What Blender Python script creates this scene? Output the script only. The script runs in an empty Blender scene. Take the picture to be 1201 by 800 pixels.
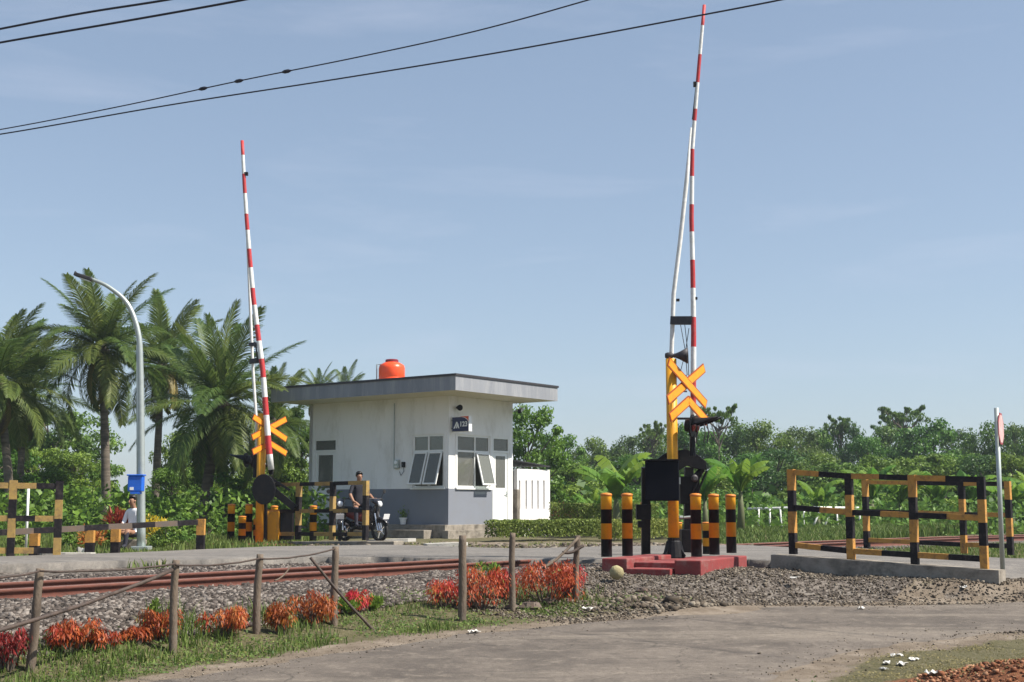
import bpy, math, random
import numpy as np
from mathutils import Vector, Matrix
random.seed(7); RNG = np.random.default_rng(7)
sc = bpy.context.scene
COL = sc.collection
PI = math.pi
# ------------------------------------------------------------------ camera
CAMZ = 0.85; F = 1550.0; PITCH = math.atan(192/1550)
cp, sp = math.cos(PITCH), math.sin(PITCH)
cam = bpy.data.cameras.new('camera'); camo = bpy.data.objects.new('camera', cam); COL.objects.link(camo)
camo.location = (0, 0, CAMZ); camo.rotation_euler = (PI/2+PITCH, 0, 0)
cam.sensor_width = 36; cam.lens = 36*F/1201; cam.clip_end = 3000; cam.clip_start = .1
sc.camera = camo

def ray(px, py):
    x, f, u = px-600.5, F, 400-py
    return Vector((x, f*cp-u*sp, f*sp+u*cp))
def at(px, py, Y):                       # point of the picture at depth Y
    d = ray(px, py); return Vector((0, 0, CAMZ))+d*(Y/d.y)
def onz(px, py, z):
    d = ray(px, py); return Vector((0, 0, CAMZ))+d*((z-CAMZ)/d.z)

# ------------------------------------------------------------------ materials
def nt(m):
    m.use_nodes = True; n = m.node_tree.nodes; l = m.node_tree.links
    n.clear(); out = n.new('ShaderNodeOutputMaterial'); return n, l, out
MATS = {}
def mat(name, col, rough=.6, col2=None, scale=6, amt=.5, bump=0, bscale=40, metal=0, spec=.4, dirt=None, dscale=2, damt=.5, stretch=None, coat=0):
    if name in MATS: return MATS[name]
    m = bpy.data.materials.new(name); n, l, out = nt(m)
    b = n.new('ShaderNodeBsdfPrincipled'); l.new(b.outputs[0], out.inputs[0])
    b.inputs['Roughness'].default_value = rough; b.inputs['Metallic'].default_value = metal
    b.inputs['Specular IOR Level'].default_value = spec
    b.inputs['Coat Weight'].default_value = coat
    tc = n.new('ShaderNodeTexCoord'); co = tc.outputs['Object']
    if stretch:
        mp = n.new('ShaderNodeMapping'); mp.inputs['Scale'].default_value = stretch; l.new(co, mp.inputs[0]); co = mp.outputs[0]
    c2 = col2 or tuple(x*.72 for x in col)
    no = n.new('ShaderNodeTexNoise'); no.inputs['Scale'].default_value = scale; no.inputs['Detail'].default_value = 6; no.inputs['Roughness'].default_value = .65
    l.new(co, no.inputs['Vector'])
    mr = n.new('ShaderNodeMapRange'); mr.inputs[1].default_value = .35; mr.inputs[2].default_value = .7; mr.inputs[4].default_value = amt
    l.new(no.outputs[0], mr.inputs[0])
    mx = n.new('ShaderNodeMix'); mx.data_type = 'RGBA'; mx.inputs['A'].default_value = (*col, 1); mx.inputs['B'].default_value = (*c2, 1)
    l.new(mr.outputs[0], mx.inputs[0]); last = mx.outputs['Result']
    if dirt:
        n2 = n.new('ShaderNodeTexNoise'); n2.inputs['Scale'].default_value = dscale; n2.inputs['Detail'].default_value = 8; n2.inputs['Roughness'].default_value = .75
        l.new(co, n2.inputs['Vector'])
        m2 = n.new('ShaderNodeMapRange'); m2.inputs[1].default_value = .5; m2.inputs[2].default_value = .68; m2.inputs[4].default_value = damt
        l.new(n2.outputs[0], m2.inputs[0])
        x2 = n.new('ShaderNodeMix'); x2.data_type = 'RGBA'; x2.inputs['B'].default_value = (*dirt, 1)
        l.new(m2.outputs[0], x2.inputs[0]); l.new(last, x2.inputs['A']); last = x2.outputs['Result']
    l.new(last, b.inputs['Base Color'])
    if bump:
        n3 = n.new('ShaderNodeTexNoise'); n3.inputs['Scale'].default_value = bscale; n3.inputs['Detail'].default_value = 5
        l.new(co, n3.inputs['Vector'])
        bp = n.new('ShaderNodeBump'); bp.inputs['Strength'].default_value = bump; bp.inputs['Distance'].default_value = .02
        l.new(n3.outputs[0], bp.inputs['Height']); l.new(bp.outputs[0], b.inputs['Normal'])
    MATS[name] = m; return m

def leafmat(name, c1, c2, trans=.35, rough=.5, c3=None):
    """two-sided leaf: colour varies leaf to leaf by the 'var' attribute"""
    m = bpy.data.materials.new(name); n, l, out = nt(m)
    at_ = n.new('ShaderNodeAttribute'); at_.attribute_name = 'var'
    rp = n.new('ShaderNodeValToRGB'); rp.color_ramp.elements[0].color = (*c1, 1); rp.color_ramp.elements[1].color = (*c2, 1)
    if c3:
        e = rp.color_ramp.elements.new(.93); e.color = (*c2, 1); rp.color_ramp.elements[-1].color = (*c3, 1)
    l.new(at_.outputs['Fac'], rp.inputs[0])
    oi = n.new('ShaderNodeObjectInfo'); hs = n.new('ShaderNodeHueSaturation')
    m1 = n.new('ShaderNodeMapRange'); m1.inputs[3].default_value = .475; m1.inputs[4].default_value = .525; l.new(oi.outputs['Random'], m1.inputs[0])
    m2 = n.new('ShaderNodeMapRange'); m2.inputs[3].default_value = 1.15; m2.inputs[4].default_value = .85; l.new(oi.outputs['Random'], m2.inputs[0])
    l.new(m1.outputs[0], hs.inputs['Hue']); l.new(m2.outputs[0], hs.inputs['Value']); l.new(rp.outputs[0], hs.inputs['Color'])
    b = n.new('ShaderNodeBsdfPrincipled'); b.inputs['Roughness'].default_value = rough; b.inputs['Specular IOR Level'].default_value = .3
    t = n.new('ShaderNodeBsdfTranslucent'); l.new(hs.outputs[0], b.inputs['Base Color']); l.new(hs.outputs[0], t.inputs['Color'])
    x = n.new('ShaderNodeMixShader'); x.inputs[0].default_value = trans
    l.new(b.outputs[0], x.inputs[1]); l.new(t.outputs[0], x.inputs[2]); l.new(x.outputs[0], out.inputs[0])
    MATS[name] = m; return m

def glassmat():
    m = bpy.data.materials.new('window_glass'); n, l, out = nt(m)
    tr = n.new('ShaderNodeBsdfTransparent'); tr.inputs[0].default_value = (.62, .66, .63, 1)
    gl = n.new('ShaderNodeBsdfGlossy'); gl.inputs['Roughness'].default_value = .03
    fr = n.new('ShaderNodeFresnel'); fr.inputs[0].default_value = 1.5
    ad = n.new('ShaderNodeMath'); ad.operation = 'ADD'; ad.inputs[1].default_value = .02; l.new(fr.outputs[0], ad.inputs[0])
    x = n.new('ShaderNodeMixShader'); l.new(ad.outputs[0], x.inputs[0]); l.new(tr.outputs[0], x.inputs[1]); l.new(gl.outputs[0], x.inputs[2])
    df = n.new('ShaderNodeBsdfDiffuse'); df.inputs[0].default_value = (.42, .42, .38, 1); x2 = n.new('ShaderNodeMixShader'); x2.inputs[0].default_value = .24
    l.new(x.outputs[0], x2.inputs[1]); l.new(df.outputs[0], x2.inputs[2]); l.new(x2.outputs[0], out.inputs[0]); MATS['glass'] = m; return m
glass = glassmat()

M = {}
M['black'] = mat('black_paint', (.004, .004, .006), .5, (.012, .011, .012), 20, .6, .1, spec=.2, dirt=(.06, .05, .04), dscale=6, damt=.2)
M['blackbox'] = mat('black_box_paint', (.002, .003, .007), .7, (.004, .005, .01), 5, .5, spec=.08)
M['yellow'] = mat('yellow_paint', (.78, .36, .012), .5, (.66, .29, .012), 8, .6, .05, dirt=(.2, .1, .04), dscale=9, damt=.35)
M['signyellow'] = mat('sign_yellow', (.86, .31, .008), .45, (.74, .24, .01), 6, .7, dirt=(.35, .13, .03), dscale=9, damt=.35)
M['signedge'] = mat('sign_edge', (.32, .07, .012), .5)
M['fadedyellow'] = mat('faded_yellow', (.5, .25, .05), .75, (.36, .18, .045), 12, .9, .3, dirt=(.11, .065, .04), dscale=11, damt=.8)
M['fadedblack'] = mat('faded_black', (.006, .005, .008), .65, (.018, .014, .015), 12, .8, .2, spec=.2, dirt=(.1, .08, .07), dscale=9, damt=.4)
M['paleyellow'] = mat('weathered_yellow', (.38, .25, .07), .75, (.24, .15, .06), 10, .9, .2, dirt=(.1, .07, .05), dscale=8, damt=.7)
M['red'] = mat('red_paint', (.5, .025, .03), .55, (.36, .035, .035), 10, .8, dirt=(.3, .14, .12), dscale=14, damt=.5)
M['capred'] = mat('cap_red', (.6, .2, .03), .5)
M['white'] = mat('white_paint', (.76, .76, .74), .55, (.56, .56, .53), 10, .7, dirt=(.35, .33, .3), dscale=14, damt=.5)
M['redconc'] = mat('red_concrete', (.25, .04, .038), .8, (.17, .04, .038), 7, .8, .2, dirt=(.25, .19, .16), dscale=4, damt=.6)
M['steel'] = mat('galvanised_steel', (.42, .46, .44), .45, (.3, .34, .33), 9, .6, metal=.5)
M['darksteel'] = mat('dark_steel', (.03, .03, .036), .55, (.07, .06, .06), 12, .7, metal=.2)
M['rail'] = mat('rusty_rail', (.16, .056, .038), .8, (.085, .034, .025), 9, .8, .2, stretch=(1, 1, 4))
M['railtop'] = mat('rail_head', (.45, .3, .25), .35, (.3, .15, .1), 6, .8, metal=.4)
M['concrete'] = mat('concrete', (.3, .265, .22), .9, (.17, .145, .115), 5, .9, .5, 30, dirt=(.08, .07, .055), dscale=2.6, damt=.85)
M['paleconc'] = mat('pale_concrete', (.5, .48, .43), .85, (.36, .34, .3), 5, .8, .3, 30)
M['bamboo'] = mat('weathered_bamboo', (.16, .12, .085), .8, (.07, .05, .04), 14, .9, .4, 60, dirt=(.26, .22, .17), dscale=7, damt=.5, stretch=(1, 1, .4))
M['bamboodark'] = mat('dark_bamboo', (.045, .032, .026), .7, (.09, .06, .045), 14, .8, .3, 60)
M['wallwhite'] = mat('white_plaster', (.82, .81, .8), .85, (.74, .735, .73), 1.5, .7, .06, 60, dirt=(.52, .5, .46), dscale=1.6, damt=.55, stretch=(1, 1, .35))
M['annex'] = mat('annex_plaster', (.76, .74, .73), .85, (.68, .66, .65), 1.5, .7, .06, 60, dirt=(.6, .58, .55), dscale=1.5, damt=.35)
M['slate'] = mat('slate_plaster', (.2, .215, .25), .8, (.18, .19, .22), 2, .8, .06, 60, dirt=(.23, .23, .23), dscale=2, damt=.3)
M['inner'] = mat('interior_plaster', (.55, .52, .42), .9)
M['fascia'] = mat('grey_fascia', (.25, .26, .285), .75, (.18, .19, .215), 2, .8, .1, 40, dirt=(.36, .36, .36), dscale=3.5, damt=.7, stretch=(1, 1, .12))
M['roofconc'] = mat('roof_top', (.25, .25, .25), .9)
M['soffit'] = mat('soffit_paint', (.72, .68, .58), .85, (.6, .56, .46), 1.5, .6)
M['frame'] = mat('window_frame_paint', (.8, .8, .78), .45, (.7, .7, .68), 5, .4)
M['orange'] = mat('orange_plastic', (.85, .085, .02), .35, (.75, .08, .02), 4, .4)
M['maroon'] = mat('maroon_plastic', (.2, .02, .03), .4)
M['navy'] = mat('navy_sign', (.01, .012, .07), .35)
M['signorange'] = mat('orange_sign', (.75, .12, .04), .4)
M['signwhite'] = mat('white_sign', (.85, .85, .85), .4)
M['wire'] = mat('wire_rubber', (.012, .012, .025), .6)
M['blue'] = mat('blue_plastic', (.015, .13, .62), .4, (.02, .1, .45), 6, .6)
M['bark'] = mat('bark', (.13, .105, .08), .9, (.06, .05, .04), 10, .9, .5, 25, stretch=(1, 1, .4))
M['palmbark'] = mat('palm_bark', (.17, .14, .11), .9, (.06, .05, .04), 3, .9, .6, 12, stretch=(.6, .6, 4))
M['stem'] = mat('banana_stem', (.1, .12, .045), .7, (.07, .06, .03), 6, .8)
M['skin'] = mat('skin', (.3, .16, .1), .55, (.25, .13, .08), 8, .5)
M['shirtblack'] = mat('dark_shirt', (.015, .015, .022), .85, (.025, .025, .035), 9, .6)
M['shirtpatch'] = mat('maroon_cloth', (.09, .012, .03), .85)
M['shirtwhite'] = mat('white_shirt', (.8, .8, .84), .85, (.7, .7, .74), 6, .6)
M['trousers'] = mat('dark_trousers', (.03, .03, .045), .85)
M['hair'] = mat('black_hair', (.008, .007, .007), .5)
M['tyre'] = mat('tyre_rubber', (.015, .015, .016), .8)
M['bikebody'] = mat('scooter_paint', (.015, .015, .02), .25, (.02, .02, .025), 5, .3, coat=.5)
M['bikered'] = mat('scooter_red', (.18, .03, .02), .35)
M['chrome'] = mat('chrome', (.6, .6, .62), .2, metal=.9)
M['lens'] = mat('headlight_lens', (.75, .78, .8), .1)
M['lensred'] = mat('signal_lens', (.2, .01, .01), .15)
M['pot'] = mat('white_pot', (.8, .8, .78), .5)
M['tin'] = mat('rusty_tin', (.09, .075, .065), .7, (.14, .09, .06), 6, .8)
M['coconut'] = mat('coconut_husk', (.36, .32, .17), .9, (.2, .16, .09), 8, .8, .4)
M['litter'] = mat('litter_plastic', (.55, .53, .49), .6, (.5, .47, .42), 10, .7)
M['picture'] = mat('picture_dark', (.05, .05, .045), .6)
M['signface'] = mat('faded_sign_face', (.6, .42, .4), .5, (.5, .24, .23), 7, .8)
M['signred'] = mat('faded_sign_red', (.3, .06, .07), .5)

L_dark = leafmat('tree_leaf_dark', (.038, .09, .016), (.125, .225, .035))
L_mid = leafmat('tree_leaf_mid', (.06, .13, .018), (.18, .3, .04))
L_lite = leafmat('tree_leaf_light', (.08, .15, .025), (.21, .32, .05))
L_blue = leafmat('tree_leaf_bluish', (.038, .085, .02), (.11, .19, .04))
L_palm = leafmat('palm_leaf', (.05, .1, .02), (.19, .24, .06), .45, .5)
L_palmy = leafmat('palm_leaf_old', (.13, .13, .04), (.3, .24, .06), .3, .5)
L_banana = leafmat('banana_leaf', (.07, .16, .02), (.2, .34, .05), .5, .4)
L_grass = leafmat('grass_blade', (.06, .1, .02), (.19, .25, .055), .35, .6, (.36, .3, .15))
L_dry = leafmat('dry_grass_blade', (.12, .11, .04), (.3, .26, .11), .3, .7)
L_weed = leafmat('weed_leaf', (.05, .1, .02), (.16, .23, .05), .35, .6, (.3, .24, .1))
L_hedge = leafmat('hedge_leaf', (.07, .12, .02), (.26, .32, .07), .35, .6)
L_red = leafmat('red_leaf', (.3, .03, .015), (.55, .14, .04), .35, .5, (.2, .26, .05))
L_wine = leafmat('wine_leaf', (.12, .015, .02), (.38, .03, .05), .35, .5)
L_orange = leafmat('orange_leaf', (.4, .05, .02), (.5, .2, .05), .35, .5, (.24, .3, .05))
L_yellow = leafmat('yellow_leaf', (.5, .36, .02), (.7, .55, .05), .35, .5)

# ------------------------------------------------------------------ mesh helpers
class MB:
    def __init__(s): s.v = []; s.f = []; s.m = []
    def add(s, vs, fs, m=0):
        o = len(s.v); s.v += [tuple(v) for v in vs]; s.f += [tuple(o+i for i in f) for f in fs]; s.m += [m]*len(fs)
    def box(s, c, size, X=(1, 0, 0), Y=(0, 1, 0), Z=(0, 0, 1), m=0):
        c = Vector(c); X, Y, Z = Vector(X)*size[0]/2, Vector(Y)*size[1]/2, Vector(Z)*size[2]/2
        vs = [c+a*X+b*Y+d*Z for d in (-1, 1) for b in (-1, 1) for a in (-1, 1)]
        s.add(vs, [(0, 2, 3, 1), (4, 5, 7, 6), (0, 1, 5, 4), (2, 6, 7, 3), (0, 4, 6, 2), (1, 3, 7, 5)], m)
    def bb(s, lo, hi, m=0):
        lo, hi = Vector(lo), Vector(hi); s.box((lo+hi)/2, hi-lo, m=m)
    def beam(s, a, b, w, h, m=0, up=(0, 0, 1)):
        a, b = Vector(a), Vector(b); d = b-a; L = d.length; d = d.normalized()
        u = Vector(up)
        if abs(d.dot(u)) > .97: u = Vector((0, 1, 0))
        x = d.cross(u).normalized(); z = x.cross(d)
        s.box((a+b)/2, (w, L, h), x, d, z, m)
    def tube(s, pts, r, seg=10, m=0, cap=True, mfun=None, sq=1):
        pts = [Vector(p) for p in pts]; n = len(pts)
        if not hasattr(r, '__len__'): r = [r]*n
        o = len(s.v); pu = None
        for i, p in enumerate(pts):
            d = (pts[min(i+1, n-1)]-pts[max(i-1, 0)]).normalized()
            if pu is None:
                pu = Vector((0, 0, 1)) if abs(d.z) < .9 else Vector((1, 0, 0))
            x = d.cross(pu).normalized(); y = x.cross(d).normalized(); pu = y
            for k in range(seg):
                a = 2*PI*k/seg; s.v.append(tuple(p+x*(r[i]*math.cos(a))+y*(r[i]*math.sin(a)*sq)))
        for i in range(n-1):
            for k in range(seg):
                k2 = (k+1) % seg
                s.f.append((o+i*seg+k, o+i*seg+k2, o+(i+1)*seg+k2, o+(i+1)*seg+k)); s.m.append(mfun(i) if mfun else m)
        if cap:
            s.f.append(tuple(o+k for k in range(seg))[::-1]); s.m.append(mfun(0) if mfun else m)
            s.f.append(tuple(o+(n-1)*seg+k for k in range(seg))); s.m.append(mfun(n-2) if mfun else m)
    def lathe(s, c, prof, seg=20, axis=(0, 0, 1), m=0):
        c = Vector(c); a = Vector(axis).normalized()
        s.tube([c+a*z for r, z in prof], [max(r, .001) for r, z in prof], seg, m)
    def prism(s, poly, thick, O, X, Y, m=0, medge=None):
        """polygon (x,y) in plane O+X,Y, thickness along the normal, centred"""
        O, X, Y = Vector(O), Vector(X).normalized(), Vector(Y).normalized(); N = X.cross(Y)
        n = len(poly)
        a = [O+X*p[0]+Y*p[1]+N*thick/2 for p in poly]; b = [O+X*p[0]+Y*p[1]-N*thick/2 for p in poly]
        s.add(a+b, [tuple(range(n)), tuple(range(2*n-1, n-1, -1))], m)
        s.add(a+b, [(i, i+n, (i+1) % n+n, (i+1) % n) for i in range(n)], m if medge is None else medge)
    def build(s, name, mats, parent=None, smooth=False, bevel=0):
        me = bpy.data.meshes.new(name); me.from_pydata(s.v, [], s.f)
        if not isinstance(mats, (list, tuple)): mats = [mats]
        for q in mats: me.materials.append(q)
        me.polygons.foreach_set('material_index', s.m)
        if smooth: me.polygons.foreach_set('use_smooth', [len(f) == 4 for f in s.f])
        me.update()
        o = bpy.data.objects.new(name, me); COL.objects.link(o)
        if parent: o.parent = parent
        if bevel:
            bv = o.modifiers.new('bevel', 'BEVEL'); bv.width = bevel; bv.segments = 2; bv.limit_method = 'ANGLE'
        return o

def npmesh(name, V, Q, m, var=None, parent=None, smooth=False, link=True, mi=None):
    """V (n,3), Q (k,c) faces of equal size c"""
    V = np.asarray(V, np.float32).reshape(-1, 3); Q = np.asarray(Q, np.int32); k, c = Q.shape
    me = bpy.data.meshes.new(name); me.vertices.add(len(V)); me.vertices.foreach_set('co', V.ravel())
    me.loops.add(k*c); me.loops.foreach_set('vertex_index', Q.ravel())
    me.polygons.add(k); me.polygons.foreach_set('loop_start', np.arange(0, k*c, c, dtype=np.int32))
    me.polygons.foreach_set('loop_total', np.full(k, c, np.int32))
    for q in (m if isinstance(m, (list, tuple)) else [m]): me.materials.append(q)
    if mi is not None: me.polygons.foreach_set('material_index', np.asarray(mi, np.int32))
    if smooth: me.polygons.foreach_set('use_smooth', np.ones(k, bool))
    if var is not None:
        a = me.attributes.new('var', 'FLOAT', 'POINT'); a.data.foreach_set('value', np.asarray(var, np.float32))
    me.update(); me.validate()
    if not link: return me
    o = bpy.data.objects.new(name, me); COL.objects.link(o)
    if parent: o.parent = parent
    return o

def leaves(C, D, S, L, W, var, fold=0.0):
    """rhombic leaves: centre C, length axis D, side axis S"""
    n = len(C); L = np.broadcast_to(L, n)[:, None]; W = np.broadcast_to(W, n)[:, None]
    a = C-D*L/2; b = C+S*W/2; c = C+D*L/2; d = C-S*W/2
    V = np.stack([a, b, c, d], 1).reshape(-1, 3)
    return V, np.arange(4*n).reshape(n, 4), np.repeat(np.broadcast_to(var, n), 4)
def unit(a): return a/np.maximum(np.linalg.norm(a, axis=-1, keepdims=True), 1e-6)
def rand_axes(n, outward=None, bias=.6):
    N = unit(RNG.normal(size=(n, 3)))
    if outward is not None: N = unit(N+outward*bias)
    T = unit(np.cross(N, RNG.normal(size=(n, 3)))); S = np.cross(N, T); return N, T, S

# ------------------------------------------------------------------ object tags
def tag(o, label=None, cat=None, group=None, kind=None):
    if label: o['label'] = label
    if cat: o['category'] = cat
    if group: o['group'] = group
    if kind: o['kind'] = kind
    return o
def thing(name, label, cat, loc=(0, 0, 0), rz=0, group=None):
    o = bpy.data.objects.new(name, None); COL.objects.link(o); o.location = loc; o.rotation_euler.z = rz
    o.empty_display_size = .2
    return tag(o, label, cat, group)
def copy_tree(o, parent=None):
    c = o.copy(); COL.objects.link(c)
    if parent: c.parent = parent
    for ch in list(o.children): copy_tree(ch, c)
    return c
def local(T, p):                          # world point into a thing's frame
    c, s_ = math.cos(-T.rotation_euler.z), math.sin(-T.rotation_euler.z)
    d = Vector(p)-Vector(T.location); return Vector((d.x*c-d.y*s_, d.x*s_+d.y*c, d.z))

# ------------------------------------------------------------------ terrain
U = Vector((.59, .81, 0)).normalized(); P0 = Vector((-.13, 20.3, 0)); NV = Vector((U.y, -U.x, 0))   # along the track, towards the camera side
def tc_w(t, c, z=0): p = P0+U*t+NV*c; return Vector((p.x, p.y, z))
RAILPTS = [(-16.5, -2), (-10.9, 5.7), (-5.3, 13.4), (-.13, 20.4), (3.7, 26), (8, 31), (14.5, 37), (24, 43.2), (40, 50), (75, 60), (140, 72)]
def catmull(P, n=12):
    P = [np.array(p, float) for p in P]; P = [2*P[0]-P[1]]+P+[2*P[-1]-P[-2]]; out = []
    for i in range(1, len(P)-2):
        for k in range(n):
            t = k/n; a, b, c, d = P[i-1:i+3]
            out.append(.5*((2*b)+(-a+c)*t+(2*a-5*b+4*c-d)*t*t+(-a+3*b-3*c+d)*t**3))
    out.append(P[-2]); return np.array(out)
RAIL = catmull(RAILPTS)
def segdist(x, y, P, closed=False):
    x = np.asarray(x, float); y = np.asarray(y, float); best = np.full(x.shape, 1e9)
    n = len(P)
    for i in range(n if closed else n-1):
        ax, ay = P[i][:2]; bx, by = P[(i+1) % n][:2]; dx, dy = bx-ax, by-ay
        t = np.clip(((x-ax)*dx+(y-ay)*dy)/(dx*dx+dy*dy+1e-12), 0, 1)
        best = np.minimum(best, np.hypot(x-ax-t*dx, y-ay-t*dy))
    return best
def inside(x, y, P):
    x = np.asarray(x, float); y = np.asarray(y, float); r = np.zeros(x.shape, bool); n = len(P)
    for i in range(n):
        ax, ay = P[i][:2]; bx, by = P[(i+1) % n][:2]
        if ay == by: continue
        r ^= ((ay > y) != (by > y)) & (x < (bx-ax)*(y-ay)/(by-ay)+ax)
    return r
def sdist(x, y, P):                       # + inside, - outside
    d = segdist(x, y, P, True); return np.where(inside(x, y, P), d, -d)
# foreground road (FR), crossing road (CR), upper level (PL)
FR = [(-40, -12), (-14, 1.5), (-8.0, 6.5), (-3.3, 10.6), (-.88, 13.6), (1.0, 15.0), (3.0, 16.5), (5.0, 16.6), (6.7, 16.8), (7.4, 17.4), (9.3, 18.5), (12, 19.4), (40, 24), (60, 20), (30, 15.6), (12, 15.4), (7.5, 15.1), (5.4, 14.3), (3.2, 12.9), (2.0, 11.1), (1.3, 9.6), (-1.5, 6), (-8, -3), (-25, -20)]
CR = [(9.3, 18.2), (8.0, 18.0), (6.75, 18.15), (4.35, 19.85), (3.5, 21.0), (1.3, 21.0), (0, 20.9), (-.25, 20.85), (-2.1, 22.0), (-3.3, 22.0), (-4.7, 21.0), (-5.95, 20.6), (-7.4, 19.2), (-12, 16.5), (-30, 12), (-32, 15), (-14, 20), (-8.5, 22.1), (-7.1, 23.7), (-5.95, 25.8), (-5.1, 27.3), (-2.6, 28.7), (0, 26.2), (2.0, 27.6), (4.9, 28.6), (6.7, 24.6), (8.0, 21.4), (9.4, 20.6), (13, 19.3)]
PL = [(-200, -300), (-40, -40), tuple(tc_w(-30, .55)[:2]), tuple(tc_w(-8, .55)[:2]), tuple(tc_w(-3.2, .6)[:2]), tuple(tc_w(-1.9, 1.0)[:2]), tuple(tc_w(-1.1, 2.2)[:2]), tuple(tc_w(-.8, 3.6)[:2]), tuple(tc_w(.3, 5.0)[:2]), tuple(tc_w(1.0, 6.6)[:2]), tuple(tc_w(1.6, 7.2)[:2]), (8, 18.3), (10, 19.8), (14, 21.0), (40, 28), (400, 60), (400, 500), (-400, 500), (-400, -300)]
def zR(y): return np.maximum(-.6+.0385*(np.asarray(y, float)-11), -.85)*1.0
def zroad(x, y):
    z = np.minimum(zR(y), -.2); d = np.maximum(-sdist(x, y, FR), 0)
    w = np.clip(d/2.4, 0, 1); w = w*w*(3-2*w); return z*(1-w)+0*w
def vnoise(x, y, s=1.0, seed=0):
    x = np.asarray(x, float)*s+seed*17.3; y = np.asarray(y, float)*s+seed*7.1
    xi = np.floor(x); yi = np.floor(y); fx = x-xi; fy = y-yi; fx = fx*fx*(3-2*fx); fy = fy*fy*(3-2*fy)
    def h(a, b): v = np.sin(a*127.1+b*311.7+seed)*43758.5453; return v-np.floor(v)
    return (h(xi, yi)*(1-fx)+h(xi+1, yi)*fx)*(1-fy)+(h(xi, yi+1)*(1-fx)+h(xi+1, yi+1)*fx)*fy
def fbm(x, y, s=1.0, seed=0): return (vnoise(x, y, s, seed)+.5*vnoise(x, y, s*2.1, seed+1)+.25*vnoise(x, y, s*4.3, seed+2))/1.75
def gz(x, y):
    x = np.asarray(x, float); y = np.asarray(y, float)
    dP = np.maximum(-sdist(x, y, PL), 0); dF = np.maximum(-sdist(x, y, FR), 0)
    s_ = dP/(dP+dF+1e-6); f = np.clip(s_*1.35, 0, 1); f = f*f*(3-2*f)
    up = -.12-.03*(np.clip(y-34, 0, 40)/40)+.05*(fbm(x, y, .5, 3)-.5)
    fr = zR(y)
    z = up*(1-f)+fr*f
    near = (dF > 0) & (dP > 0)
    z = z+np.where(dF > 0, .05*(fbm(x, y, 2.2, 5)-.5)+.03*(fbm(x, y, 7, 8)-.5), 0)*np.clip(dF/.4, 0, 1)
    z = z+np.where(dF > 0, .075*np.exp(-(segdist(x, y, [(1.4, 19.2), (3.2, 18.4)])/.9)**4), 0)
    # rubble mound in front of the barrier
    m = onz(765, 700, -.25); z = z+.1*np.exp(-(((x-m.x)/.9)**2+((y-m.y)/.5)**2))*(.6+.8*fbm(x, y, 3, 9))
    dk = segdist(x, y, [(3.9, 19.2), (6.45, 17.35)]); kf = np.clip((x-3.9)/2.55, 0, 1); z = np.where(dF > 0, np.maximum(z, .134-.14*kf-.15-.06*kf-.35*np.maximum(dk-.15, 0)+.04*(fbm(x, y, 4, 6)-.5)), z)
    # red soil heap, bottom right
    h = onz(1215, 800, -.5); z = z+.26*np.exp(-(((x-h.x)/.75)**2+((y-h.y)/.8)**2))*(.8+.4*fbm(x, y, 5, 4))
    ic = sdist(x, y, CR); zr = zroad(x, y)
    z = np.where(ic > -.05, np.minimum(z, zr-.06), z)
    return z
def g1(x, y): return float(gz(np.array([x]), np.array([y]))[0])
def onground(px, py):
    z = -.1
    for _ in range(12):
        p = onz(px, py, z); z = .5*z+.5*g1(p.x, p.y)
    return p
def axis(lo, hi, step, far_lo, far_hi, g=1.16):
    a = list(np.arange(lo, hi, step)); s_ = step; v = lo; L = []
    while v > far_lo: s_ *= g; v -= s_; L.append(v)
    s_ = step; v = a[-1]; R = []
    while v < far_hi: s_ *= g; v += s_; R.append(v)
    return np.array(L[::-1]+a+R)
gx = axis(-9.5, 12.5, .1, -340, 340); gy = axis(8.5, 30, .1, -150, 480)
GX, GY = np.meshgrid(gx, gy); GZ = gz(GX, GY)
nx, ny = len(gx), len(gy); idx = np.arange(nx*ny).reshape(ny, nx)
Q = np.stack([idx[:-1, :-1], idx[:-1, 1:], idx[1:, 1:], idx[1:, :-1]], -1).reshape(-1, 4)
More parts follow.
